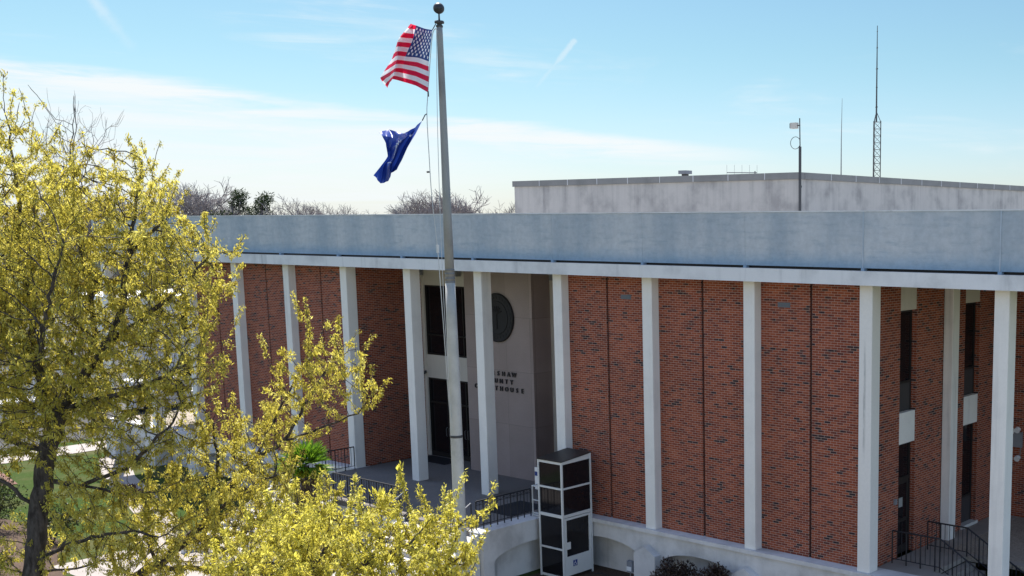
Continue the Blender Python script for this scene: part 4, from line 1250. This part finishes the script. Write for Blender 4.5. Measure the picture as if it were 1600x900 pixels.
TX, TY = 12.985, 18.6
tw = thing('lattice_tower', (TX, TY, RZ), "tall lattice radio tower with a thin whip mast standing on the roof", 'radio tower')
lg = [(TX + .20 * math.cos(R(a)), TY + .20 * math.sin(R(a))) for a in (36, 156, 276)]
for x, y in lg: MB().tube([(x, y, RZ), (x, y, 14.15)], .022, 6).build('leg', M['galvdark'], tw)
br = MB(); n = 9; hgt = (14.1 - RZ) / n
for i in range(n):
    za, zb = RZ + hgt * i, RZ + hgt * (i + 1)
    for k in range(3):
        a, b = lg[k], lg[(k + 1) % 3]
        br.tube([(a[0], a[1], za), ((a[0] + b[0]) / 2, (a[1] + b[1]) / 2, (za + zb) / 2), (a[0], a[1], zb)], .009, 4)
        br.tube([(b[0], b[1], za), ((a[0] + b[0]) / 2, (a[1] + b[1]) / 2, (za + zb) / 2), (b[0], b[1], zb)], .009, 4)
        br.tube([(a[0], a[1], zb), (b[0], b[1], zb)], .009, 4)
br.build('lattice', M['galvdark'], tw)
tp = MB()
for x, y in lg: tp.tube([(x, y, 14.1), (TX, TY, 14.55)], .015, 5)
tp.build('top_cone', M['galvdark'], tw)
MB().tube([(TX, TY, 14.1), (TX, TY, 16.3), (TX, TY, 18.25)], [.038, .028, .014], 6).build('mast', M['galvdark'], tw)
ml = MB()
for z, w_ in ((14.75, .06), (15.6, .04), (16.4, .05), (17.3, .035), (18.0, .02)): ml.tube([(TX - w_, TY, z), (TX + w_, TY, z)], .022, 5)
ml.build('clamp', M['galvdark'], tw)

wx, wy = 11.85, 17.5
wp = thing('whip_antenna', (wx, wy, RZ), "hair thin whip antenna on a low arched roof stand, left of the lattice tower", 'antenna')
MB().tube([(wx, wy, RZ), (wx, wy, 13.4), (wx + .03, wy, 15.1)], [.03, .018, .007], 5).build('whip', M['galv'], wp)
b_ = MB(); b_.tube([(wx - .55, wy, RZ + .17), (wx, wy, RZ + .20), (wx + .5, wy, RZ + .15), (wx + .95, wy, RZ + .05)], .018, 5); b_.tube([(wx - .1, wy, RZ + .4), (wx + .15, wy, RZ)], .012, 5); b_.tube([(wx + .1, wy, RZ + .2), (wx + .4, wy + .3, RZ)], .014, 5)
b_.build('stand', M['galv'], wp)
ya = thing('yagi_antenna', (8.2, 15.0, RZ), "low horizontal bar antenna with thin upright rods on the flat roof", 'antenna')
b_ = MB().tube([(7.65, 14.6, 11.88), (8.7, 15.45, 11.88)], .02, 5).build('boom', M['galv'], ya)
MB().tube([(8.62, 15.4, RZ), (8.62, 15.4, 11.95)], .025, 6).build('mast', M['galvdark'], ya)
for k in range(5):
    f = k / 4
    MB().tube([(7.65 + 1.05 * f, 14.6 + .85 * f, 11.80), (7.65 + 1.05 * f, 14.6 + .85 * f, 12.22)], .007, 4).build('rod', M['galv'], ya)
vt = thing('roof_vent', (6.4, 13.2, RZ), "short grey box shaped vent hood on the flat roof", 'roof vent')
MB().cbox(6.28, 6.52, 13.08, 13.32, RZ, 11.80, .02).build('neck', M['galvdark'], vt)
MB().cbox(6.16, 6.64, 12.96, 13.44, 11.801, 11.95, .05).build('hood', M['greybox'], vt)
# ---------------------------------------------------------------- trees
def lf(v): return np.array(v, float)
CAMR = lf((math.cos(-0.6271), -math.sin(-0.6271), 0)); CAMF = lf((math.sin(-0.6271), math.cos(-0.6271), 0))
def grow(limbs, blobs, n_attr, rng, step=.20, kill=.26, infl=1.6, up=.18, base=None):
    """space colonisation from hand placed limbs into a union of ellipsoids"""
    nodes = []; parent = []
    def add(p, par): nodes.append(np.array(p, float)); parent.append(par); return len(nodes) - 1
    for l in limbs:
        pts = [np.array(p, float) for p in l]
        # first point joins the closest existing node
        if nodes:
            dd = np.linalg.norm(np.array(nodes) - pts[0], axis=1); par = int(dd.argmin())
        else: par = add(pts[0], -1)
        for i in range(len(pts) - 1):
            a, b = pts[i], pts[i + 1]; m = max(1, int(np.linalg.norm(b - a) / step))
            for k in range(1, m + 1):
                q = a + (b - a) * k / m
                jit = rng.normal(size=3) * .018
                par = add(q + jit, par)
    vol = lf([b[1] * b[2] * b[3] * b[4] for b in blobs]); vol /= vol.sum()
    att = []
    for b, f in zip(blobs, vol):
        k = int(n_attr * f)
        d = rng.normal(size=(k, 3)); d /= np.linalg.norm(d, axis=1, keepdims=True)
        r = rng.random(k) ** (1 / 2.6)
        q = d * r[:, None]
        att.append(lf(b[0]) + q[:, :1] * b[1] * CAMR + q[:, 1:2] * b[2] * CAMF + q[:, 2:] * lf((0, 0, b[3])))
    att = np.concatenate(att)
    N = np.array(nodes); near = np.full(len(att), -1); nd = np.full(len(att), 1e9)
    def upd(lo):
        B = N[lo:]
        for s in range(0, len(att), 2000):
            dd = np.linalg.norm(att[s:s + 2000, None] - B[None], axis=2); j = dd.argmin(1); dm = dd[np.arange(len(j)), j]
            bt = dm < nd[s:s + 2000]
            nd[s:s + 2000][bt] = dm[bt]; near[s:s + 2000][bt] = j[bt] + lo
    upd(0)
    for it in range(90):
        act = nd < infl
        if it < 12: act = nd < infl * 1.6
        if not act.any(): break
        acc = {}
        dirs = att[act] - N[near[act]]; dirs /= np.maximum(np.linalg.norm(dirs, axis=1, keepdims=True), 1e-6)
        for n_, dv in zip(near[act], dirs):
            acc[n_] = acc.get(n_, 0) + dv
        new = []; par = []
        for n_, s in acc.items():
            s = s / (np.linalg.norm(s) + 1e-9) + lf((0, 0, up)) + rng.normal(size=3) * .17
            s /= np.linalg.norm(s)
            new.append(N[n_] + s * step * rng.uniform(.8, 1.1)); par.append(n_)
        lo = len(N); N = np.concatenate([N, np.array(new)]); parent += par
        upd(lo)
        keep = nd > kill
        att = att[keep]; nd = nd[keep]; near = near[keep]
        if len(att) == 0: break
    return N, np.array(parent)

def branch_mesh(N, parent, trunk_r, tip=.006, expo=2.25, flare=None):
    n = len(N); ch = [[] for _ in range(n)]
    for i, p in enumerate(parent):
        if p >= 0: ch[p].append(i)
    acc = np.zeros(n)
    for i in range(n - 1, -1, -1):
        if not ch[i]: acc[i] = 1.0
        if parent[i] >= 0: acc[parent[i]] += acc[i]
    # parents always precede children, so one backward pass is enough
    rad = tip * acc ** (1 / expo)
    sc = np.log(trunk_r / tip) / np.log(max(rad[0] / tip, 1.01))
    rad = tip * (rad / tip) ** sc
    mb = MB(); done = set()
    order = [0]
    stack = [(0, None)]
    while stack:
        s, pr = stack.pop()
        chain = [s] if pr is None else [pr, s]
        c = s
        while ch[c]:
            k = max(ch[c], key=lambda q: rad[q])
            for q in ch[c]:
                if q != k: stack.append((q, c))
            chain.append(k); c = k
        if len(chain) < 2: continue
        R_ = [rad[i] for i in chain]
        if pr is not None: R_[0] = min(rad[pr], R_[1] * 1.15)
        R_[-1] *= .6
        sides = 10 if R_[0] > .12 else 7 if R_[0] > .05 else 5 if R_[0] > .02 else 3
        mb.tube([N[i] for i in chain], R_, sides, cap=False)
    return mb, rad, ch

def shoots(N, parent, rng, frac, steps, step, up, pick=None):
    """straight leafy shoots that leave the tips and break up the outline"""
    has = np.zeros(len(N), bool); has[parent[parent >= 0]] = True
    tips = np.where(~has)[0]
    if pick is not None: tips = tips[pick(N[tips])]
    tips = tips[rng.random(len(tips)) < frac]
    new = []; par = []
    for t in tips:
        d = N[t] - N[parent[t]]; d /= np.linalg.norm(d) + 1e-9
        d = d * .55 + lf((0, 0, up)) + rng.normal(size=3) * .22; d /= np.linalg.norm(d)
        p = t; q = N[t]
        for k in range(rng.integers(steps[0], steps[1] + 1)):
            q = q + (d + rng.normal(size=3) * .10) * step
            new.append(q); par.append(p); p = len(N) + len(new) - 1
    if not new: return N, parent
    return np.concatenate([N, np.array(new)]), np.concatenate([parent, np.array(par)])

def tufts(N, parent, rad, ch, rng, thr, prob, per, leafL, bare=None, droop=.8, hang=.16, spread=.05):
    """hanging tassels of young leaves at the nodes of thin wood"""
    idx = np.where(rad < thr)[0]
    tip = np.array([len(ch[i]) == 0 for i in idx])
    clear = .5 + .5 * np.sin(N[idx][:, 0] * 1.9 + 1.7 * np.sin(N[idx][:, 2] * 1.3)) * np.cos(N[idx][:, 1] * 1.6 + N[idx][:, 2] * 1.1)
    keep = rng.random(len(idx)) < np.where(tip, .92, prob * (.45 + 1.0 * clear))
    if bare is not None: keep &= np.array([not bare(N[i], rng) for i in idx])
    idx = idx[keep]; tip = tip[keep]
    ax = N[idx] - N[np.maximum(parent[idx], 0)]; ax /= np.maximum(np.linalg.norm(ax, axis=1, keepdims=True), 1e-6)
    cnt = rng.poisson(per * rng.uniform(.6, 1.5, len(idx)))
    src = np.repeat(np.arange(len(idx)), cnt); k = len(src)
    t = rng.random(k)[:, None]
    up_t = (tip & (rng.random(len(idx)) < .50))[src]
    # all leaves of one tassel spring from the last few centimetres of its twig and curve over
    pos = N[idx][src] - ax[src] * t * hang * .6 + rng.normal(size=(k, 3)) * spread
    d = rng.normal(size=(k, 3)) * .50 + ax[src] * .30
    d[:, 2] += np.where(up_t, .9, -droop * rng.uniform(.4, 1.7, k))
    size = rng.uniform(.70, 1.30, len(idx))
    L = leafL * size[src] * rng.lognormal(0, .28, k)
    tone = rng.normal(size=len(idx)) * .17
    shade = .52 + tone[src] + rng.normal(size=k) * .12
    return pos, d, L, shade

rng = np.random.default_rng(11)
oak = thing('spring_oak_tree', (14.5, -17.0, GZ), "big oak with yellow green spring leaves and dark forked trunk filling the left side", 'tree')
base = [(14.5, -17.05, GZ - .1), (14.5, -17.02, 0.2), (14.49, -16.98, 2.41)]
limbs = [base] + TREE_LIMBS + [[(14.5, -17.02, 0.0), (14.55, -16.5, 0.45)] + LOW_LIMBS[0]] + LOW_LIMBS[1:]
Nn, Pp = grow(limbs, TREE_BLOBS + LOW_BLOBS, 14500, rng, .18, .22, 1.6, .38)
Nn, Pp = shoots(Nn, Pp, rng, .42, (3, 7), .12, .9)
mb, rad, ch = branch_mesh(Nn, Pp, .215, tip=.0068)
mb.build('trunk', M['bark'], oak, True)
bare_c = lf((13.06, -14.75, 11.9))
def bare_fn(p, r):
    if np.linalg.norm((p - bare_c) * lf((1, 1, .45))) < .75: return True
    # the highest twigs are still half bare
    return r.random() < (.12 + .5 * min(1, max(0, (p[2] - 10.8) / 2.2)))
pos, d_, L_, sh = tufts(Nn, Pp, rad, ch, rng, .021, .80, 30, .058, bare_fn, .95, .20, .030)
leaf_mesh('crown', pos, d_, L_, L_ * .33, sh, M['leaf'], oak, rng)
print('INFO oak nodes', len(Nn), 'leaves', len(pos))
# a bare stem in the top of the crown
rb = np.random.default_rng(5)
b0 = Vector(TREE_LIMBS[3][4])
bN, bP = grow([[tuple(p) for p in TREE_LIMBS[3][2:6]], [tuple(b0), tuple(b0 + Vector((.30, .15, .8))), tuple(b0 + Vector((.5, .2, 1.2)))], [tuple(b0), tuple(b0 + Vector((-.25, -.2, .9))), tuple(b0 + Vector((-.42, -.3, 1.2)))]],
              [((13.0, -14.8, 11.15), .95, .7, 1.05, 1)], 900, rb, .14, .15, 1.0, .85)
bN, bP = shoots(bN, bP, rb, .5, (1, 3), .12, .9)
bm_, _, _ = branch_mesh(bN, bP, .028, tip=.0034)
bm_.build('bare_stem', M['twig'], oak, True)

near = thing('young_spring_tree', (23.2, -15.9, GZ), "smaller bright yellow green tree at the bottom, in front of the porch steps", 'tree')
nl = [[(23.25, -15.95, GZ - .1)] + NEAR_LIMBS[0]] + NEAR_LIMBS[1:]
rng = np.random.default_rng(23)
Nn, Pp = grow(nl, NEAR_BLOBS, 4600, rng, .15, .19, 1.5, .7)
Nn, Pp = shoots(Nn, Pp, rng, .34, (3, 8), .11, 1.1)
mb, rad, ch = branch_mesh(Nn, Pp, .17, tip=.006)
mb.build('trunk', M['bark'], near, True)
pos, d_, L_, sh = tufts(Nn, Pp, rad, ch, rng, .020, .80, 32, .058, None, .60, .18, .026)
leaf_mesh('crown', pos, d_, L_, L_ * .33, sh + .05, M['leafnear'], near, rng)
print('INFO near nodes', len(Nn), 'leaves', len(pos))

# bare winter trees far behind, a few shapes copied with their own turn and size
def bare_tree_mesh(seed, H=10.0, spread=.5):
    r = random.Random(seed); mb = MB()
    def rec(p, d, L, rad, lv):
        n = 3; pts = [p]; q = p
        for i in range(n):
            d = (d + Vector((r.gauss(0, .13), r.gauss(0, .13), r.gauss(0, .09) + .05))).normalized()
            q = q + d * L / n; pts.append(q)
        mb.tube(pts, [rad, rad * .9, rad * .78, rad * .66], 6 if lv < 2 else 3, cap=False)
        if lv >= 7: return
        k = 4 if lv in (5, 6) else 3
        if lv == 0: k = 4
        for i in range(k):
            a = r.uniform(.28, .85) * (1.15 if lv else spread + .35); th = 2 * math.pi * (i + r.random()) / k
            o1 = d.orthogonal().normalized(); o2 = d.cross(o1)
            nd = (d * math.cos(a) + (o1 * math.cos(th) + o2 * math.sin(th)) * math.sin(a)).normalized()
            st = pts[-1] if i < 2 else pts[-2]
            rec(st, nd, L * r.uniform(.62, .86), max(rad * r.uniform(.52, .68), .0095), lv + 1)
    rec(Vector((0, 0, 0)), Vector((0, 0, 1)), H * .24, H * .022, 0)
    zm = max(v[2] for v in mb.v)
    s = H / zm
    mb.v = [(x * s, y * s, z * s) for x, y, z in mb.v]
    return mb
protos = []
for k in range(4):
    o = thing('bare_tree', (0, 0, 0), "bare leafless tree on the skyline", 'tree', 'bare trees beyond the roof')
    bare_tree_mesh(40 + k, 10, .35 + .12 * k).build('branches', M['twig'], o)
    protos.append(o)
used = set()
BARE = [  # x, y, height, turn, proto, label
    (-70.3, 30.9, 15.6, .3, 0, "bare grey twigged tree above the roof edge, just left of the dark pine"),
    (-76.0, 28.5, 15.0, 1.9, 1, "bare tree partly behind the oak crown, farthest left on the skyline"),
    (-66.0, 26.5, 12.2, 4.0, 2, "low reddish grey bare tree in front of the pine's trunk"),
    (-62.0, 36.0, 13.8, 2.2, 3, "bare tree above the roof edge, just right of the dark pine"),
    (-60.0, 38.5, 12.6, .9, 1, "small bare tree on the skyline, second to the right of the pine"),
    (-76.0, 55.0, 13.6, 5.2, 0, "rounded bare tree on the skyline below the blue flag, the wider of two"),
    (-88.0, 60.0, 13.4, 3.1, 2, "narrow bare tree on the skyline below the blue flag, next to the rounded one"),
    (-90.0, 78.0, 12.9, 1.2, 3, "faint bare tree just left of the flagpole, lowest on the skyline"),
    (-60.0, 51.0, 13.6, 2.7, 1, "bare tree showing directly left of the flagpole shaft above the roof edge"),
    (-55.0, 47.0, 14.3, 4.4, 3, "bare tree immediately right of the flagpole above the roof edge"),
    (-48.6, 46.4, 14.7, .6, 0, "wide bare tree left of the set back concrete storey"),
    (-45.0, 50.0, 13.4, 3.7, 2, "small bare tree touching the left corner of the concrete storey"),
    (-29.6, 110.8, 15.9, 1.6, 1, "bare tree top peeping over the coping at the far right"),
    (-84.0, 12.0, 12.0, 2.0, 2, "bare tree seen through the oak crown, beyond the side street"),
    (-70.0, 2.0, 11.0, .4, 3, "bare tree seen low through the oak, beside the white houses"),
    (-90.0, 24.0, 14.0, 5.0, 0, "tall bare tree hidden behind the upper oak crown"),
]
for x, y, h, tn, k, lab in BARE:
    o = protos[k] if k not in used else copy_tree(protos[k])
    used.add(k)
    o.location = (x, y, GZ); o.rotation_euler = (0, 0, tn); s = (h + .5) / 10.0; o.scale = (s, s, s)
    o['label'] = lab

def crown_cloud(rng, blobs, n, L):
    pts = []
    for c, r, wgt in blobs:
        k = int(n * wgt)
        d = rng.normal(size=(k, 3)); d /= np.linalg.norm(d, axis=1, keepdims=True)
        pts.append(lf(c) + d * lf(r) * (rng.random(k)[:, None] ** .45))
    pos = np.concatenate(pts); k = len(pos)
    d = rng.normal(size=(k, 3)) + lf((0, 0, .4))
    return pos, d, L * rng.uniform(.6, 1.4, k), .45 + rng.normal(size=k) * .25
rng = np.random.default_rng(3)
def pine(x, y, h, label, seed):
    r = np.random.default_rng(seed)
    o = thing('pine_tree', (x, y, GZ), label, 'tree', 'dark pines beyond the roof')
    MB().tube([(x, y, GZ - .1), (x + .1, y, GZ + h * .5), (x - .1, y, GZ + h * .94)], [.30, .22, .07], 7).build('trunk', M['bark'], o)
    bl = []
    for k in range(9):
        a = r.uniform(0, 6.3); q = r.uniform(.6, 2.1); z = GZ + h * (.60 + .38 * (k / 8))
        sh = 1.0 if k < 7 else .6
        bl.append(((x + q * sh * math.cos(a), y + q * sh * math.sin(a), z), (1.35 * sh, 1.35 * sh, .62), 1 / 9))
    p, d, L, s = crown_cloud(r, bl, 3000, .34)
    leaf_mesh('crown', p, d, L, L * .22, s, M['evergreen'], o, r)
    br = MB()
    for c, rr_, _ in bl: br.tube([(x, y, c[2] - .5), c], [.07, .03], 5)
    br.build('branches', M['bark'], o)
pine(-67.2, 33.0, 14.3, "dark evergreen pine on the skyline, the left of the pair left of the flagpole", 1)
pine(-64.8, 34.6, 14.0, "dark evergreen pine on the skyline, the right and bushier of the pair", 2)
def bushy(name, x, y, h, w_, label, seed, n=3500, mat='hedge', L=.30, cat='tree', grp=None, z0=GZ):
    r = np.random.default_rng(seed)
    o = thing(name, (x, y, z0), label, cat, grp)
    st = MB()
    for k in range(5):
        a = r.uniform(0, 6.3); st.tube([(x, y, z0 - .05), (x + .25 * w_ * math.cos(a), y + .25 * w_ * math.sin(a), z0 + h * .6)], [.02 + h * .012, .012], 5)
    st.build('stems', M['bark'], o)
    bl = []
    for k in range(8):
        a = r.uniform(0, 6.3); q = w_ * r.uniform(.1, .34); z = z0 + h * r.uniform(.34, .74)
        bl.append(((x + q * math.cos(a), y + q * math.sin(a), z), (w_ * .24, w_ * .24, h * .25), 1 / 8))
    p, d, LL, s = crown_cloud(r, bl, n, L)
    leaf_mesh('foliage', p, d, LL, LL * .5, s, M[mat], o, r)
    return o
bushy('evergreen_tree', -58.5, 40.0, 12.0, 6, "olive green rounded tree low on the skyline right of the pines", 8)
bushy('evergreen_tree', -66.0, 50.0, 11.9, 5, "low dark green tree just showing over the roof left of the flagpole", 9)
bushy('shrub', 17.75, -.75, 1.60, 1.35, "dark reddish brown shrub before the podium arch, the taller and nearer the lift", 21, 2600, 'bush', .09, 'shrub', 'dark shrubs by the podium')
bushy('shrub', 19.05, -.70, 1.45, 1.45, "dark reddish brown shrub before the podium arch, the lower one farther from the lift", 22, 2600, 'bush', .09, 'shrub', 'dark shrubs by the podium')
for i, (x, y, h, w_, lab) in enumerate([(-6.5, -5.0, .9, 1.1, "round reddish shrub beside the curving path, nearest the porch"), (-9.0, -4.6, .8, 1.0, "round reddish shrub beside the curving path, farther from the porch"),
        (-1.2, -12.4, 1.2, 1.8, "dark shrub in the tree shade at the lower left, right of the oak trunk"), (-6.4, -12.0, 1.3, 2.0, "dark shrub in the tree shade at the left edge, left of the oak trunk"),
        (-8.6, -9.6, 2.1, 2.6, "tallest dark shrub, added in place of shade at the left edge, behind the oak trunk"), (-11.6, -8.6, 1.9, 2.4, "dark shrub added in place of shade at the left edge beyond the tallest one"), (-4.6, -9.2, 1.5, 2.2, "dark shrub added in place of lawn shade just right of the oak trunk")]):  # last three shrubs added as a dark mass in place of shade
    bushy('shrub', x, y, h, w_, lab, 60 + i, 1800, 'bush' if i < 2 else 'hedge', .10, 'shrub', 'shrubs on the lawn')

# fan palm beside the left flight of steps
def palm(x, y, zc, label):
    r = np.random.default_rng(77)
    o = thing('fan_palm', (x, y, GZ), label, 'palm')
    MB().tube([(x, y, GZ - .05), (x + .03, y, GZ + .8), (x, y, zc)], [.20, .17, .15], 8).build('trunk', M['bark'], o)
    P = []; D = []; L = []; Sx = []
    for k in range(46):
        a = r.uniform(0, 6.3); e = r.uniform(-.25, 1.35)
        d = lf((math.cos(a) * math.cos(e), math.sin(a) * math.cos(e), math.sin(e)))
        st = lf((x, y, zc)) + d * .30
        side = np.cross(d, lf((0, 0, 1))); side /= np.linalg.norm(side) + 1e-9
        for j in range(13):
            f = (j - 6) / 6 * 1.05
            dd = d * math.cos(f) + side * math.sin(f) + lf((0, 0, -.18))
            P.append(st); D.append(dd); L.append(.72 * r.uniform(.85, 1.1)); Sx.append(.3 + r.normal() * .12 + (.55 if e < .05 and r.random() < .5 else 0))
    leaf_mesh('fronds', lf(P), lf(D), lf(L), lf(L) * .11, lf(Sx), M['palm'], o, r)
    k = 900
    a = r.uniform(0, 6.3, k); z = r.uniform(GZ + .5, zc - .02, k); rr_ = .17 + .16 * (z - GZ) / (zc - GZ)
    p = np.stack([x + np.cos(a) * rr_, y + np.sin(a) * rr_, z], 1)
    d = np.stack([np.cos(a) * .35, np.sin(a) * .35, -np.ones(k)], 1) + r.normal(size=(k, 3)) * .2
    leaf_mesh('dry_skirt', p, d, np.full(k, .42), np.full(k, .05), .5 + r.normal(size=k) * .25, M['husk'], o, r)
palm(4.5, -4.7, 1.40, "small fan palm with green and yellow fronds above a dry brown skirt")

# ---------------------------------------------------------------- buildings and cars across the side street
def house(x, y, rot, wd, dp, ht, rise, label, flat=False):
    o = thing('white_house', (0, 0, 0), label, 'house', 'white buildings across the side street')
    b = MB()
    if flat: b.box(-wd / 2, wd / 2, -dp / 2, dp / 2, 0, ht)
    else: b.extr_y([(-wd / 2, 0), (wd / 2, 0), (wd / 2, ht), (0, ht + rise), (-wd / 2, ht)], -dp / 2, dp / 2)
    b.build('wall', M['sidingwhite'], o)
    rf = MB()
    if flat:
        rf.box(-wd / 2 - .25, wd / 2 + .25, -dp / 2 - .25, dp / 2 + .25, ht + .003, ht + .30)
        rf.build('roof', M['sidingwhite'], o)
    else:
        for s in (-1, 1):
            ring = [(s * (wd / 2 + .4), ht - .4 * rise / (wd / 2) + .02), (s * .001, ht + rise + .02), (s * .001, ht + rise + .17), (s * (wd / 2 + .4), ht - .4 * rise / (wd / 2) + .17)]
            rf.extr_y(ring if s > 0 else ring[::-1], -dp / 2 - .4, dp / 2 + .4)
        rf.build('roof', M['shingle'], o)
    for side in (-1, 1):
        for k in range(max(2, int(dp / 2.6))):
            yy = -dp / 2 + 1.3 + k * 2.6
            if yy > dp / 2 - .8: continue
            for zz in ([1.0] if ht < 4 else [1.0, 4.0]):
                f = MB(); xs = side * (wd / 2 + .015)
                for (a, c, e, g) in ((yy - .55, yy - .47, zz, zz + 1.5), (yy + .47, yy + .55, zz, zz + 1.5), (yy - .469, yy + .469, zz, zz + .08), (yy - .469, yy + .469, zz + 1.42, zz + 1.5), (yy - .469, yy + .469, zz + .71, zz + .77)):
                    f.box(min(xs - .02, xs + .04), max(xs - .02, xs + .04), a, c, e, g)
                wf = f.build('window', M['sidingwhite'], o)
                MB().box(xs - .012, xs + .012, yy - .468, yy + .468, zz + .081, zz + 1.419).build('pane', M['glass'], wf)
    f = MB()
    for k in range(max(2, int(wd / 2.8))):
        xx = -wd / 2 + 1.4 + k * 2.8
        if xx > wd / 2 - .8: continue
        g = MB(); g.box(xx - .5, xx - .43, -dp / 2 - .05, -dp / 2 + .02, 1.0, 2.5); g.box(xx + .43, xx + .5, -dp / 2 - .05, -dp / 2 + .02, 1.0, 2.5); g.box(xx - .429, xx + .429, -dp / 2 - .05, -dp / 2 + .02, 2.42, 2.5); g.box(xx - .429, xx + .429, -dp / 2 - .05, -dp / 2 + .02, 1.0, 1.08)
        wf = g.build('window', M['sidingwhite'], o)
        MB().box(xx - .428, xx + .428, -dp / 2 - .02, -dp / 2 + .012, 1.081, 2.419).build('pane', M['glass'], wf)
    o.location = (x, y, GZ); o.rotation_euler = (0, 0, rot)
    return o
house(-43, 15.5, -.10, 9, 11, 6.3, 0, "flat roofed white two storey building glimpsed through the oak behind the end column", True)
house(-41, 0.5, .05, 8, 12, 3.4, 2.2, "low white house with grey shingle roof glimpsed through the middle of the oak")
house(-44, -15, .0, 9, 11, 3.3, 2.4, "white house with grey shingle roof at the far left behind the oak trunk")
house(-52, 36, .1, 12, 14, 4.2, 2.4, "white gabled house behind the roof band, farthest along the side street")

def car(x, y, rot, mat, label, van=False):
    o = thing('parked_car', (0, 0, 0), label, 'car', 'cars parked across the side street')
    L, W_ = (4.9, 1.9) if van else (4.5, 1.8)
    h1 = .95; h2 = 1.95 if van else 1.45
    ring = [(-L / 2, .35), (L / 2, .35), (L / 2, .75), (L / 2 - .15, h1 - .05), (L * .24, h1), (L * .10, h2 - .04), (L * .04, h2), (-L * .34, h2), (-L * .42 if not van else -L * .47, h2 - .06), (-L * .49, h1), (-L / 2, h1 - .15)]
    MB().extr_y(ring, -W_ / 2, W_ / 2).build('body', mat, o)
    for s in (-1, 1):
        yy = s * (W_ / 2 + .004)
        wr = [(L * .21, h1 + .02), (L * .095, h2 - .12), (-L * .33, h2 - .12), (-L * .42, h1 + .02)]
        MB().extr_y(wr if s < 0 else wr, min(yy, yy - s * .02), max(yy, yy - s * .02)).build('side_window', M['glass'], o)
        for wxx in (L * .31, -L * .30):
            t = MB(); n = 16
            ring = [(wxx + .33 * math.cos(2 * math.pi * k / n), .33 + .33 * math.sin(2 * math.pi * k / n)) for k in range(n)]
            t.extr_y(ring, min(s * (W_ / 2 - .2), s * (W_ / 2 + .02)), max(s * (W_ / 2 - .2), s * (W_ / 2 + .02)))
            wl = t.build('wheel', M['tyre'], o)
            ring = [(wxx + .2 * math.cos(2 * math.pi * k / n), .33 + .2 * math.sin(2 * math.pi * k / n)) for k in range(n)]
            MB().extr_y(ring, min(s * (W_ / 2 + .021), s * (W_ / 2 + .03)), max(s * (W_ / 2 + .021), s * (W_ / 2 + .03))).build('rim', M['galv'], wl)
    o.location = (x, y, GZ); o.rotation_euler = (0, 0, rot)
car(-33.2, 9.0, R(92), M['carwhite'], "white van parked in the side street beyond the end column", True)
car(-33.4, 1.5, R(90), M['carwhite'], "white car parked in the side street behind the oak")
car(-33.0, -6.5, R(88), M['cargrey'], "dark grey car parked in the side street behind the oak")
